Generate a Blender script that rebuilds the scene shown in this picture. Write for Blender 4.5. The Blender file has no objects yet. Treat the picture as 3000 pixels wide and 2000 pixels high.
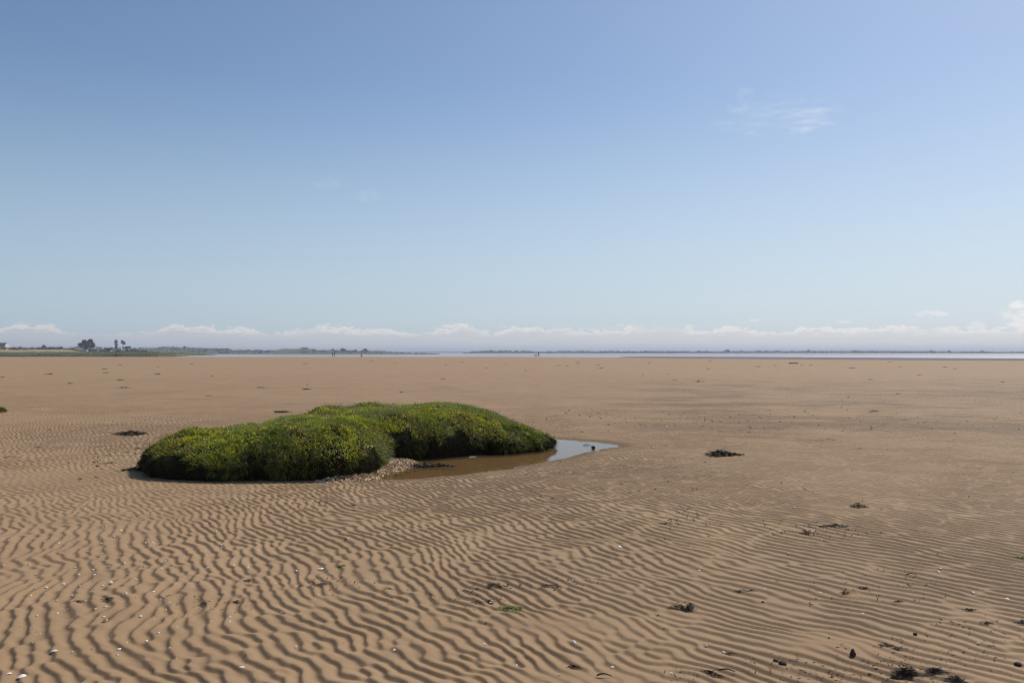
import bpy, bmesh, math, random
import numpy as np
from mathutils import Vector, Matrix

random.seed(7)
RNG = np.random.default_rng(11)
C = bpy.context.scene.collection
CAMH, F = 1.6, 2421.0          # eye height, focal length in photo pixels
CX, HY = 1500.0, 1032.0        # image centre column, eye-level row


def at(px, py, z=0.0):
    """point on the level z seen at a photo pixel"""
    Y = F * (CAMH - z) / (py - HY)
    return ((px - CX) / F * Y, Y)


def far(px, py, D):
    """point at distance D seen at a photo pixel"""
    return ((px - CX) / F * D, D, CAMH - (py - HY) / F * D)


# ------------------------------------------------------------------ noise
def _h(ix, iy, seed):
    n = (ix.astype(np.int64) * 374761393 + iy.astype(np.int64) * 668265263 + seed * 974634777) & 0x7fffffff
    n = ((n ^ (n >> 13)) * 1274126177) & 0x7fffffff
    n = n ^ (n >> 16)
    return (n & 0xffff) / 65535.0


def vn(x, y, seed=0):
    x = np.asarray(x, float); y = np.asarray(y, float)
    ix = np.floor(x); iy = np.floor(y)
    fx = x - ix; fy = y - iy
    fx = fx * fx * fx * (fx * (fx * 6 - 15) + 10); fy = fy * fy * fy * (fy * (fy * 6 - 15) + 10)
    a = _h(ix, iy, seed); b = _h(ix + 1, iy, seed); c = _h(ix, iy + 1, seed); d = _h(ix + 1, iy + 1, seed)
    return (a + (b - a) * fx) * (1 - fy) + (c + (d - c) * fx) * fy


def fbm(x, y, seed=0, o=4):
    s = 0; a = .5; t = 0
    for k in range(o):
        s = s + a * vn(x * 2 ** k + 17.3 * k, y * 2 ** k - 9.1 * k, seed + k); t += a; a *= .5
    return s / t


def ss(a, b, x):
    t = np.clip((np.asarray(x, float) - a) / (b - a), 0, 1)
    return t * t * (3 - 2 * t)


def sdf(poly, x, y):
    """signed distance, positive inside"""
    x = np.asarray(x, float); y = np.asarray(y, float)
    d2 = np.full(x.shape, 1e18); ins = np.zeros(x.shape, bool)
    n = len(poly)
    for i in range(n):
        ax, ay = poly[i]; bx, by = poly[(i + 1) % n]
        ex, ey = bx - ax, by - ay
        wx, wy = x - ax, y - ay
        t = np.clip((wx * ex + wy * ey) / (ex * ex + ey * ey), 0, 1)
        d2 = np.minimum(d2, (wx - ex * t) ** 2 + (wy - ey * t) ** 2)
        cr = ((ay > y) != (by > y)) & (x < (bx - ax) * (y - ay) / ((by - ay) if abs(by - ay) > 1e-9 else 1e-9) + ax)
        ins ^= cr
    return np.where(ins, 1, -1) * np.sqrt(d2)


def smooth_poly(p, it=2):
    for _ in range(it):
        q = []
        for i in range(len(p)):
            a = p[i]; b = p[(i + 1) % len(p)]
            q.append((a[0] * .75 + b[0] * .25, a[1] * .75 + b[1] * .25))
            q.append((a[0] * .25 + b[0] * .75, a[1] * .25 + b[1] * .75))
        p = q
    return p


# ------------------------------------------------------------------ materials
def mat(name, col=(.5, .5, .5), rough=.8, spec=.3, attr=False, noise=0.0, nscale=8.0, bump=0.0, bscale=60.0,
        trans=0.0, metallic=0.0, sub=0.0):
    m = bpy.data.materials.new(name); m.use_nodes = True
    nt = m.node_tree; b = nt.nodes['Principled BSDF']
    b.inputs['Base Color'].default_value = (*col, 1); b.inputs['Roughness'].default_value = rough
    b.inputs['Specular IOR Level'].default_value = spec; b.inputs['Metallic'].default_value = metallic
    b.inputs['Transmission Weight'].default_value = trans
    src = None
    if attr:
        a = nt.nodes.new('ShaderNodeAttribute'); a.attribute_name = 'Col'; src = a.outputs['Color']
    tc = nt.nodes.new('ShaderNodeTexCoord')
    if noise > 0:
        n = nt.nodes.new('ShaderNodeTexNoise'); n.inputs['Scale'].default_value = nscale
        n.inputs['Detail'].default_value = 5
        nt.links.new(tc.outputs['Object'], n.inputs['Vector'])
        mr = nt.nodes.new('ShaderNodeMapRange')
        mr.inputs['From Min'].default_value = .3; mr.inputs['From Max'].default_value = .7
        mr.inputs['To Min'].default_value = 1 - noise; mr.inputs['To Max'].default_value = 1 + noise
        nt.links.new(n.outputs['Fac'], mr.inputs['Value'])
        v = nt.nodes.new('ShaderNodeVectorMath'); v.operation = 'SCALE'
        if src: nt.links.new(src, v.inputs[0])
        else: v.inputs[0].default_value = col
        nt.links.new(mr.outputs[0], v.inputs['Scale'])
        src = v.outputs[0]
    if src: nt.links.new(src, b.inputs['Base Color'])
    if bump > 0:
        n2 = nt.nodes.new('ShaderNodeTexNoise'); n2.inputs['Scale'].default_value = bscale
        n2.inputs['Detail'].default_value = 6
        nt.links.new(tc.outputs['Object'], n2.inputs['Vector'])
        bp = nt.nodes.new('ShaderNodeBump'); bp.inputs['Strength'].default_value = bump
        bp.inputs['Distance'].default_value = .02
        nt.links.new(n2.outputs['Fac'], bp.inputs['Height']); nt.links.new(bp.outputs[0], b.inputs['Normal'])
    if sub > 0:   # thin-leaf translucency
        tr = nt.nodes.new('ShaderNodeBsdfTranslucent'); mx = nt.nodes.new('ShaderNodeMixShader')
        mx.inputs[0].default_value = sub
        if src: nt.links.new(src, tr.inputs['Color'])
        else: tr.inputs['Color'].default_value = (*col, 1)
        out = nt.nodes['Material Output']
        nt.links.new(b.outputs[0], mx.inputs[1]); nt.links.new(tr.outputs[0], mx.inputs[2])
        nt.links.new(mx.outputs[0], out.inputs['Surface'])
    return m


# ------------------------------------------------------------------ object helpers
def props(o, label=None, cat=None, group=None, kind=None):
    if label: o['label'] = label
    if cat: o['category'] = cat
    if group: o['group'] = group
    if kind: o['kind'] = kind
    return o


def empty(name, loc, rz=0.0, **k):
    o = bpy.data.objects.new(name, None); C.objects.link(o)
    o.location = loc; o.rotation_euler = (0, 0, rz); o.empty_display_size = .1
    return props(o, **k)


def mesh_np(name, V, quads=None, tris=None, m=None, parent=None, smooth=True, col=None, fl=None, link=True):
    me = bpy.data.meshes.new(name)
    V = np.asarray(V, np.float32)
    me.vertices.add(len(V)); me.vertices.foreach_set('co', V.ravel())
    parts = []; starts = []; totals = []; off = 0
    if quads is not None and len(quads):
        q = np.asarray(quads, np.int32); parts.append(q.ravel())
        starts.append(off + np.arange(len(q)) * 4); totals.append(np.full(len(q), 4)); off += len(q) * 4
    if tris is not None and len(tris):
        t = np.asarray(tris, np.int32); parts.append(t.ravel())
        starts.append(off + np.arange(len(t)) * 3); totals.append(np.full(len(t), 3)); off += len(t) * 3
    li = np.concatenate(parts); st = np.concatenate(starts).astype(np.int32); to = np.concatenate(totals).astype(np.int32)
    me.loops.add(len(li)); me.loops.foreach_set('vertex_index', li)
    me.polygons.add(len(st)); me.polygons.foreach_set('loop_start', st); me.polygons.foreach_set('loop_total', to)
    me.update(calc_edges=True)
    me.polygons.foreach_set('use_smooth', np.full(len(st), smooth, bool))
    if col is not None:
        a = me.color_attributes.new('Col', 'FLOAT_COLOR', 'POINT')
        c = np.ones((len(V), 4), np.float32); c[:, :3] = col
        a.data.foreach_set('color', c.ravel())
    if fl:
        for k, v in fl.items():
            a = me.attributes.new(k, 'FLOAT', 'POINT'); a.data.foreach_set('value', np.asarray(v, np.float32))
    if m: me.materials.append(m)
    o = bpy.data.objects.new(name, me)
    if link: C.objects.link(o)
    if parent: o.parent = parent
    return o


def bm_obj(name, bm, m, parent=None, smooth=False):
    me = bpy.data.meshes.new(name)
    bmesh.ops.recalc_face_normals(bm, faces=bm.faces)
    if name in ('pool_water', 'sea_water'):
        for f in bm.faces:
            f.normal_update()
            if f.normal.z < 0: f.normal_flip()
    for f in bm.faces: f.smooth = smooth
    bm.to_mesh(me); bm.free(); me.materials.append(m)
    o = bpy.data.objects.new(name, me); C.objects.link(o)
    if parent: o.parent = parent
    return o


def box(bm, x0, x1, y0, y1, z0, z1):
    v = [bm.verts.new((x, y, z)) for z in (z0, z1) for y in (y0, y1) for x in (x0, x1)]
    for f in ((0, 1, 3, 2), (4, 6, 7, 5), (0, 4, 5, 1), (2, 3, 7, 6), (0, 2, 6, 4), (1, 5, 7, 3)):
        bm.faces.new([v[i] for i in f])
    return v


def prism(bm, pts, y0, y1):
    """side outline in x,z swept along y"""
    a = [bm.verts.new((x, y0, z)) for x, z in pts]; b = [bm.verts.new((x, y1, z)) for x, z in pts]
    bm.faces.new(a); bm.faces.new(b[::-1])
    n = len(pts)
    for i in range(n):
        bm.faces.new((a[i], b[i], b[(i + 1) % n], a[(i + 1) % n]))


def cyl(bm, c, r, d, axis='Y', seg=14):
    rot = Matrix.Rotation(math.pi / 2, 4, 'X') if axis == 'Y' else (Matrix.Rotation(math.pi / 2, 4, 'Y') if axis == 'X' else Matrix())
    bmesh.ops.create_cone(bm, cap_ends=True, segments=seg, radius1=r, radius2=r, depth=d, matrix=Matrix.Translation(c) @ rot)


def strips(root, d0, d1, L, W, side, nseg):
    """ribbons: start direction d0 bends to d1; returns verts and faces"""
    n = len(root)
    P = []; p = root.copy()
    for k in range(nseg + 1):
        t = k / nseg
        w = (W * (1 - t ** 1.6 * .92))[:, None]
        P.append(p - side * w * .5); P.append(p + side * w * .5)
        d = d0 * (1 - t) + d1 * t
        d /= np.linalg.norm(d, axis=1, keepdims=True) + 1e-9
        p = p + d * (L / nseg)[:, None]
    V = np.stack(P, 1).reshape(-1, 3)
    m = 2 * (nseg + 1)
    base = (np.arange(n) * m)[:, None]
    Q = np.concatenate([base + np.array([2 * k, 2 * k + 1, 2 * k + 3, 2 * k + 2]) for k in range(nseg)], 0)
    return V, Q, m


def unit(v):
    return v / (np.linalg.norm(v, axis=-1, keepdims=True) + 1e-9)


# ------------------------------------------------------------------ layout outlines (world metres)
MOUND = smooth_poly([(-4.90, 10.97), (-4.60, 10.67), (-3.95, 10.46), (-3.2, 10.44), (-2.55, 10.42), (-2.12, 10.48),
    (-1.95, 10.8), (-1.80, 11.15), (-1.86, 11.75), (-1.92, 12.28), (-1.55, 12.5), (-1.0, 12.85), (-.62, 13.02), (-.45, 13.22), (-.22, 13.2),
    (.02, 13.3), (.28, 13.58), (.66, 13.93), (.74, 14.35), (.5, 14.9), (0, 15.5), (-.9, 16.0), (-2.0, 16.1), (-3.0, 15.7), (-3.6, 15.1),
    (-3.7, 14.3), (-3.85, 13.5), (-4.4, 12.7), (-4.88, 11.9), (-5.0, 11.35)], 2)
POOL = smooth_poly([at(*p) for p in [(1010, 1392), (1070, 1403), (1150, 1404), (1250, 1398), (1400, 1384), (1530, 1364), (1640, 1344),
    (1705, 1328), (1770, 1314), (1838, 1301), (1760, 1291), (1690, 1285), (1620, 1280), (1500, 1281), (1350, 1300), (1200, 1325), (1110, 1350), (1080, 1375)]], 1)
BANK = smooth_poly([at(*p) for p in [(930, 1408), (1010, 1409), (1095, 1402), (1140, 1385), (1200, 1372), (1240, 1358), (1232, 1345), (1180, 1338),
    (1115, 1340), (1085, 1370), (1020, 1388), (960, 1400)]], 1)
WATER_Z = -.022


def brow(px):
    v = np.interp(px, [-2000, 1500, 1800, 2000, 2400, 3000, 5000], [13, 13, 15.3, 18, 21.5, 25, 30])
    return CAMH * F / v


def base_z(x, y):
    """beach level without the ripples"""
    x = np.asarray(x, float); y = np.asarray(y, float)
    z = np.zeros(np.broadcast(x, y).shape)
    r = np.hypot(x, y)
    z = z + (fbm(x * .45, y * .3, 5, 3) - .5) * .035 * ss(1, 6, r) + (fbm(x * .05, y * .04, 8, 3) - .5) * .10 * ss(20, 60, r) * (1 - ss(150, 180, r))
    near = (np.abs(x) < 9) & (y > 7) & (y < 20)
    if near.any():
        xs, ys = x[near], y[near]
        dp = sdf(POOL, xs, ys) + .16 * (fbm(xs * 2.6, ys * 3.4, 67, 2) - .5) + .07 * (fbm(xs * 9, ys * 12, 68, 2) - .5); dm = sdf(MOUND, xs, ys); db = sdf(BANK, xs, ys)
        zz = z[near] * (1 - ss(-.9, -.1, dp) * .85)
        zz = zz - .052 * ss(-.16, .30, dp)
        # scour around the foot of the mound
        zz = zz - .018 * ss(-.7, -.05, dm) * (1 - ss(-.3, .2, dp))
        zz = zz + .038 * ss(-.05, .22, db)
        z[near] = zz
    Y = np.maximum(y, 1.0)
    px = CX + F * x / Y
    yb = brow(px)
    fr = (y > 100) & (np.abs(x) < y * 1.5)
    right = ss(1500, 1900, px)
    ye = 2.8 * F / np.interp(px, [-2000, 1500, 1800, 2400, 3000, 5000], [9.5, 9.5, 11, 14.3, 17.6, 24])
    t = (y - yb) / np.maximum(ye - yb, 20)
    dz_r = -.75 * ss(0, .35, t) - .45 * np.clip((t - .35) / .65, 0, 1) - 2.0 * ss(1.0, 1.3, t)
    dz_l = -3.2 * ss(0, 160, y - yb)
    z = np.where(fr, z * (1 - ss(150, 180, y)) + dz_r * right + dz_l * (1 - right), z)
    side = (~fr) & (r > 150)
    z = np.where(side, -3.0 * ss(200, 500, r) * (x > 0), z)
    return z


# ------------------------------------------------------------------ sand ripples: band-limited wave field
N, CELL = 2048, .0155


def wave_tile(lam, phi, sr, sa, seed):
    g = np.random.default_rng(seed)
    w = g.standard_normal((N, N)) + 1j * g.standard_normal((N, N))
    k = np.fft.fftfreq(N, CELL) * 2 * np.pi
    KX, KY = np.meshgrid(k, k)
    K = np.hypot(KX, KY) + 1e-9
    k0 = 2 * np.pi / lam
    ang = np.angle(np.exp(1j * (np.arctan2(KY, KX) - phi)))
    H = np.exp(-.5 * ((K - k0) / (sr * k0)) ** 2 - .5 * (ang / sa) ** 2)
    f = np.fft.ifft2(w * H)
    return (f / np.std(np.abs(f))).astype(np.complex64)


def lookup(T, x, y):
    u = x / CELL; v = y / CELL
    iu = np.floor(u).astype(np.int64); iv = np.floor(v).astype(np.int64)
    fu = (u - iu).astype(np.float32); fv = (v - iv).astype(np.float32)
    a = T[iv % N, iu % N]; b = T[iv % N, (iu + 1) % N]; c = T[(iv + 1) % N, iu % N]; d = T[(iv + 1) % N, (iu + 1) % N]
    return (a * (1 - fu) + b * fu) * (1 - fv) + (c * (1 - fu) + d * fu) * fv


T_REG = wave_tile(.104, math.radians(40), .10, .17, 3)
T_IRR = wave_tile(.093, math.radians(33), .13, .29, 4)

T_FAR = wave_tile(.080, math.radians(37), .12, .26, 6)


def ripples(x, y):
    wx = x + .24 * (fbm(x * .9, y * .9, 21, 2) - .5) + .7 * (fbm(x * .23, y * .23, 22, 2) - .5)
    wy = y + .24 * (fbm(x * .9, y * .9, 23, 2) - .5) + .7 * (fbm(x * .23, y * .23, 24, 2) - .5)
    wx = wx + .045 * (vn(x * 4.2, y * 4.2, 25) - .5); wy = wy + .05 * (vn(x * 4.2, y * 4.2, 26) - .5)
    wx = wx + .020 * (vn(x * 13, y * 13, 27) - .5); wy = wy + .020 * (vn(x * 13, y * 13, 28) - .5)
    A = lookup(T_REG, wx, wy); B = lookup(T_IRR, wx + 3.1, wy + 1.7)
    m = ss(.35, .65, .62 * ss(1.6, -1.8, x - .14 * y) + .55 * fbm(x * .35, y * .35, 31, 3) + .03)
    Fz = A * (1 - m) + B * m
    n = ss(6.2, 10.5, y + 1.2 * (fbm(x * .4, y * .4, 33, 2) - .5)) * .85
    Fz = Fz * (1 - n) + lookup(T_FAR, wx + 7.7, wy + 4.2) * n
    mag = np.abs(Fz); t = np.angle(Fz) / (2 * np.pi) + .5
    # crest profile: steep face towards lower phase, long back
    t = (t + .012 * np.sin(2 * np.pi * t * 2)) % 1
    # narrow groove, steep face, broad rounded back
    up = .27
    p = np.where(t < up, .07 + .93 * np.sin(.5 * np.pi * np.clip(t / up, 0, 1)) ** 1.25, 1 - .93 * ss(up - .12, 1.0, t) ** 1.5)
    p = p - np.where(t > .9, .07 * ss(.9, 1, t), 0)
    sharp = p
    amp = .0125 * np.clip(mag / 1.0, .0, 1.15) ** (.40 + .35 * m)
    return sharp - .55, amp, mag, t


def build_ground():
    c0 = np.array([0, -2.0])
    front = np.linspace(-.80, .80, 1480)
    rest = np.linspace(.80, 2 * math.pi - .80, 90)[1:-1]
    th = np.concatenate([front, rest])            # measured from +Y, clockwise
    rr = [.05, .6, 1.2, 2.0, 2.8, 3.5, 4.0, 4.4]
    r = 4.7
    while r < 60:
        rr.append(r); r += .0125 * max(r / 6.6, .9) if r < 24 else .0125 * (24 / 6.6) * (r / 24) ** 2.1
    while r < 9000:
        rr.append(r); r *= 1.022
    rr = np.array(rr)
    R, T = np.meshgrid(rr, th, indexing='ij')
    x = c0[0] + R * np.sin(T); y = c0[1] + R * np.cos(T)
    z = base_z(x, y)
    sh, amp, mag, tt = ripples(x.ravel(), y.ravel()); tt = tt.reshape(x.shape)
    sh = sh.reshape(x.shape); amp = amp.reshape(x.shape)
    patch = fbm(x * .5, y * .35, 41, 3)
    k = .75 + .4 * ss(.3, .62, patch)
    d_cam = np.hypot(x, y)
    k = k * (1 - ss(55, 110, d_cam)) * (1 - .30 * ss(14, 34, d_cam))
    dp = np.full(x.shape, -9.0); dm = dp.copy()
    near = (np.abs(x) < 9) & (y > 7) & (y < 20)
    dp[near] = sdf(POOL, x[near], y[near]); dm[near] = sdf(MOUND, x[near], y[near])
    k = k * (1 - .8 * ss(-.04, .22, dp)) * (1 - .75 * ss(-.45, -.05, dm))
    # smooth apron left of the mound and small calm patches
    ap = np.exp(-(((x + 5.9) / 1.5) ** 2 + ((y - 10.3) / .9) ** 2)); k = k * (1 - .7 * ap)
    for (px, py, sx, sy) in ((1640, 1830, .34, .16), (1700, 1985, .4, .12), (2420, 1880, .3, .14)):
        qx, qy = at(px, py); k = k * (1 - .8 * np.exp(-(((x - qx) / sx) ** 2 + ((y - qy) / sy) ** 2)))
    fine = (fbm(x * 9, y * 9, 51, 3) - .5) * .006 * (1 - ss(30, 60, d_cam))
    zr = sh * amp * k
    z = z + zr + fine
    # dampness: troughs, pool rim, streaks further out, wet flat past the brow; also painted shade on steep ripple faces
    px = CX + F * x / np.maximum(y, 1)
    st = fbm(x * .38 + 3, y * .55, 61, 4); st2 = fbm(x * 1.1, y * 1.6, 62, 3)
    band = ss(13, 17, y) * (1 - ss(34, 60, y)) * ss(-3, 4, x - .1 * y + 2 * (st - .5))
    damp = .38 * band * ss(.42, .66, .55 * st + .45 * st2)
    damp = damp + .14 * ss(.5, .75, fbm(x * .35, y * .35, 63, 4)) * (1 - ss(30, 80, y))
    groove = np.maximum(.95 * ss(.70, 1.0, tt), 1 - ss(.17, .25, tt))  # damp trough, plus shade painted into the colour of the steep face
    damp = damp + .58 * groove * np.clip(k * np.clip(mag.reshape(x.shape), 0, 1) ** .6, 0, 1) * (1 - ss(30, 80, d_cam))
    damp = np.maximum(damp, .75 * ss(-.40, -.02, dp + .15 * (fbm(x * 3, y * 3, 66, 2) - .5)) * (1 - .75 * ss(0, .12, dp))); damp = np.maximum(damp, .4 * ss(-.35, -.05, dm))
    damp = np.clip(damp, 0, 1)
    yb = brow(px); wet = ss(-2, 8, y - yb) * (y > 100)
    nr, nc = x.shape
    V = np.stack([x, y, z], -1).reshape(-1, 3)
    i = np.arange(nr - 1)[:, None]; j = np.arange(nc)[None, :]; j2 = (j + 1) % nc
    Q = np.stack(np.broadcast_arrays(i * nc + j, i * nc + j2, (i + 1) * nc + j2, (i + 1) * nc + j), -1).reshape(-1, 4)[:, ::-1]
    m = sand_material()
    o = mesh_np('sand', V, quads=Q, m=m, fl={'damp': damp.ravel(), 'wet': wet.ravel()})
    cap = None
    props(o, kind='structure')
    print('sand verts', len(V))
    return o


def sand_material():
    m = bpy.data.materials.new('rippled_sand'); m.use_nodes = True
    nt = m.node_tree; b = nt.nodes['Principled BSDF']; L = nt.links.new
    g = nt.nodes.new('ShaderNodeNewGeometry')
    ad = nt.nodes.new('ShaderNodeAttribute'); ad.attribute_name = 'damp'  # real dampness together with the painted shade of the ripple faces
    aw = nt.nodes.new('ShaderNodeAttribute'); aw.attribute_name = 'wet'
    def noise(scale, det=5, vec=None):
        n = nt.nodes.new('ShaderNodeTexNoise'); n.inputs['Scale'].default_value = scale; n.inputs['Detail'].default_value = det
        L(vec or g.outputs['Position'], n.inputs['Vector']); return n.outputs['Fac']
    def mix(fac, a, c, bt='MIX'):
        n = nt.nodes.new('ShaderNodeMix'); n.data_type = 'RGBA'; n.blend_type = bt
        for s, v in ((n.inputs[0], fac), (n.inputs[6], a), (n.inputs[7], c)):
            if isinstance(v, tuple): s.default_value = (*v, 1)
            elif isinstance(v, float): s.default_value = v
            else: L(v, s)
        return n.outputs[2]
    def rng(v, a, b_, c, d):
        n = nt.nodes.new('ShaderNodeMapRange')
        for i, q in enumerate((a, b_, c, d)): n.inputs[i + 1].default_value = q
        L(v, n.inputs[0]); return n.outputs[0]
    c = mix(rng(noise(.8, 6), .35, .65, 0, 1), SAND_A, SAND_B)
    grain = noise(420, 3)
    c = mix(rng(grain, .62, .74, 0, .55), c, (.12, .085, .06))
    grain2 = noise(300, 2)
    c = mix(rng(grain2, .66, .78, 0, .5), c, (.62, .52, .42))
    mp = nt.nodes.new('ShaderNodeMapping'); mp.inputs['Scale'].default_value = (1, 2.2, 1); mp.inputs['Rotation'].default_value = (0, 0, .25); L(g.outputs['Position'], mp.inputs[0])
    c = mix(rng(noise(1.7, 9, mp.outputs[0]), .52, .72, 0, .30), c, (.20, .135, .080))
    c = mix(ad.outputs['Fac'], c, SAND_DAMP_SHADE)
    c = mix(aw.outputs['Fac'], c, (.175, .140, .138))
    L(c, b.inputs['Base Color'])
    r = rng(aw.outputs['Fac'], 0, 1, .82, .95); L(r, b.inputs['Roughness'])
    b.inputs['Specular IOR Level'].default_value = .22
    bp = nt.nodes.new('ShaderNodeBump'); bp.inputs['Strength'].default_value = .35; bp.inputs['Distance'].default_value = .004
    add = nt.nodes.new('ShaderNodeMath'); L(noise(260, 4), add.inputs[0]); L(noise(40, 5), add.inputs[1])
    L(add.outputs[0], bp.inputs['Height']); L(bp.outputs[0], b.inputs['Normal'])
    return m


SAND_A = (.404, .258, .137)
SAND_B = (.358, .224, .114)
SAND_DAMP_SHADE = (.155, .097, .052)  # damp sand colour, also used to paint shade on ripple faces


# ------------------------------------------------------------------ mound
def mound_top(x, y):
    """full height of the turf island inland of its edge"""
    front = .45 + .12 * ss(-4.9, -2.6, x)
    back = .13 + .49 * ss(.95, -1.1, x)
    k = ss(13.2, 14.4, y + 1.2 * ss(-2.9, -1.4, x))
    z = front * (1 - k) + back * k
    z = z + .15 * (fbm(x * 1.5, y * 1.5, 71, 3) - .5) + .08 * (fbm(x * 4.2, y * 4.2, 72, 3) - .5) + .05 * (fbm(x * 11, y * 11, 76, 2) - .5)
    return z


def mound_dist(x, y):
    d = sdf(MOUND, x, y)
    return d + .26 * (fbm(x * 1.9, y * 1.9, 73, 2) - .5) + .10 * (fbm(x * 5, y * 5, 74, 2) - .5)


def mound_point(x, y):
    """turf surface; the rim bulges out over its foot"""
    e = .03
    d = mound_dist(x, y)
    gx = (mound_dist(x + e, y) - mound_dist(x - e, y)) / (2 * e); gy = (mound_dist(x, y + e) - mound_dist(x, y - e)) / (2 * e)
    g = np.hypot(gx, gy) + 1e-6; gx /= g; gy /= g
    front = ss(.3, -.6, -gy)          # 0 on camera side rim
    w = .50 + .30 * fbm(x * .9, y * .9, 75, 2)
    s = np.clip(d / w, 0, 1)
    f = np.power(1 - (1 - s) ** 2.4, .60)
    H = mound_top(x, y)
    z = -.06 + (H + .06) * f
    zr = np.clip(z / np.maximum(H, .1), 0, 1)
    bul = (.17 * np.sin(np.pi * np.clip(zr / .95, 0, 1)) ** 1.0) * (1 - s)
    return x - gx * bul, y - gy * bul, z, d, gx, gy


def build_mound():
    root = empty('grassy_mound', (-2.4, 12.5, 0), label='low hummock of green turf standing alone on the rippled sand, half ringed by the pool', cat='mound')
    st = .028
    xs = np.arange(-5.6, 1.4, st); ys = np.arange(9.9, 16.8, st)
    X, Y = np.meshgrid(xs, ys)
    # pull the grid onto the outline
    x, y, z, d, gx, gy = mound_point(X, Y)
    keep = d > 0
    # snap vertices just outside the rim down to the foot
    idx = np.arange(X.size).reshape(X.shape)
    ok = (d > -st * 1.6)
    Q = np.stack([idx[:-1, :-1], idx[:-1, 1:], idx[1:, 1:], idx[1:, :-1]], -1).reshape(-1, 4)
    okq = ok.ravel()[Q].all(1)
    Q = Q[okq]
    used = np.unique(Q); remap = -np.ones(X.size, int); remap[used] = np.arange(len(used))
    V = np.stack([x.ravel(), y.ravel(), z.ravel()], -1)[used] - np.array([-2.4, 12.5, 0])
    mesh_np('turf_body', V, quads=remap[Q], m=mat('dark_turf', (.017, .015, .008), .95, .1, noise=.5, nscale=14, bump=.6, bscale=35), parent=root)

    org = np.array([-2.4, 12.5, 0])
    def sample(n, edge=0.0, seed=1, lo=0.0):
        g = np.random.default_rng(seed); out = []
        while sum(len(o[0]) for o in out) < n:
            px = g.uniform(-5.5, 1.2, n); py = g.uniform(10.0, 16.6, n)
            dd = mound_dist(px, py)
            p = (dd > lo) & (g.random(n) < np.where(dd < .45, 1, 1 - edge))
            p &= (g.random(n) < np.where(py > 14.9, .55, 1))
            out.append((px[p], py[p]))
        return np.concatenate([o[0] for o in out])[:n], np.concatenate([o[1] for o in out])[:n]

    def surface(px, py):
        x, y, z, d, gx, gy = mound_point(px, py)
        e = .02
        a = mound_point(px + e, py); b = mound_point(px, py + e)
        tx = np.stack([a[0] - x, a[1] - y, a[2] - z], -1); ty = np.stack([b[0] - x, b[1] - y, b[2] - z], -1)
        n = unit(np.cross(tx, ty)); n = np.where(n[:, 2:3] < -.6, -n, n)
        return np.stack([x, y, z], -1), n, d, np.stack([-gx, -gy, 0 * gx], -1)

    def tone(cols, w, seed):
        g = np.random.default_rng(seed)
        i = g.choice(len(cols), len(w), p=None) if w.ndim == 1 else (g.random(len(w))[:, None] > np.cumsum(w, 1)).sum(1).clip(0, len(cols) - 1)
        return np.array(cols)[i]

    def grass(name, n, seed, Lr, Wr, cols, wfun, lean, droop, m, edge=.3, maskfun=None, lift=.0, flat=False):
        g = np.random.default_rng(seed)
        px, py = sample(n, edge, seed)
        if maskfun is not None:
            kk = g.random(len(px)) < maskfun(px, py); px, py = px[kk], py[kk]
        P, nr, d, outd = surface(px, py)
        # the undercut foot of the bank is bare earth
        cut = (.02 + .34 * ss(.32, .72, fbm(px * 3.4, py * 1.2, 97, 3)) + .05 * ss(-3.0, -4.3, px)) * ss(.25, -.3, outd[:, 1])
        kk = (P[:, 2] > cut) & ((fbm(px * 7, py * 7, 98, 2) > .30) | (g.random(len(px)) < .35))
        px, py, P, nr, d, outd = px[kk], py[kk], P[kk], nr[kk], d[kk], outd[kk]
        # tufts: blades of one tuft share a lean
        ca = fbm(px * 3.2, py * 3.2, seed + 5, 3) * 14
        tuft = np.stack([np.cos(ca), np.sin(ca), 0 * ca], -1)
        rnd = g.standard_normal(P.shape) * .38
        wind = np.array([-.75, -.28, 0.0])
        steep = 1 - np.clip(nr[:, 2], 0, 1)
        d0 = unit(nr * .9 + np.array([0, 0, .5]) * (1 - steep[:, None]) + tuft * .45 + rnd + wind * lean)
        d1 = unit(nr * .25 + tuft * .6 + rnd + wind * lean * 1.8 + outd * .4 + np.array([0, 0, -1.0]) * (droop + 1.5 * steep[:, None]))
        L = g.uniform(*Lr, len(P)) * (.6 + .8 * fbm(px * 2.3, py * 2.3, seed + 9, 2)); W = g.uniform(*Wr, len(P))
        sd = unit(np.cross(d0, g.standard_normal(P.shape)))
        if flat:
            d0 = unit(g.standard_normal(P.shape) * .8 + nr * .5 + outd * .2); d1 = unit(d0 + g.standard_normal(P.shape) * .5 - nr * .2)
            sd = unit(np.cross(d0, nr + g.standard_normal(P.shape) * .25))
        V, Q, k = strips(P - nr * .015 + np.array([0, 0, lift]), d0, d1, L, W, sd, 3)
        w = wfun(px, py, d, P[:, 2])
        col = tone(cols, w, seed + 1) * g.uniform(.75, 1.25, (len(P), 1))
        V = V - org
        props(mesh_np(name, V, quads=Q, m=m, parent=root, col=np.repeat(col, k, 0), smooth=False), kind='stuff')

    leafm = mat('turf_leaves', attr=True, rough=.5, spec=.4, sub=.34)
    G1, G2, G3 = (.215, .270, .020), (.360, .390, .036), (.085, .120, .010)
    BL = (.27, .32, .10); ST = (.50, .43, .22); YG = (.52, .54, .022); YB = (.68, .62, .035); BR = (.19, .115, .045); PK = (.30, .19, .12)

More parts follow.
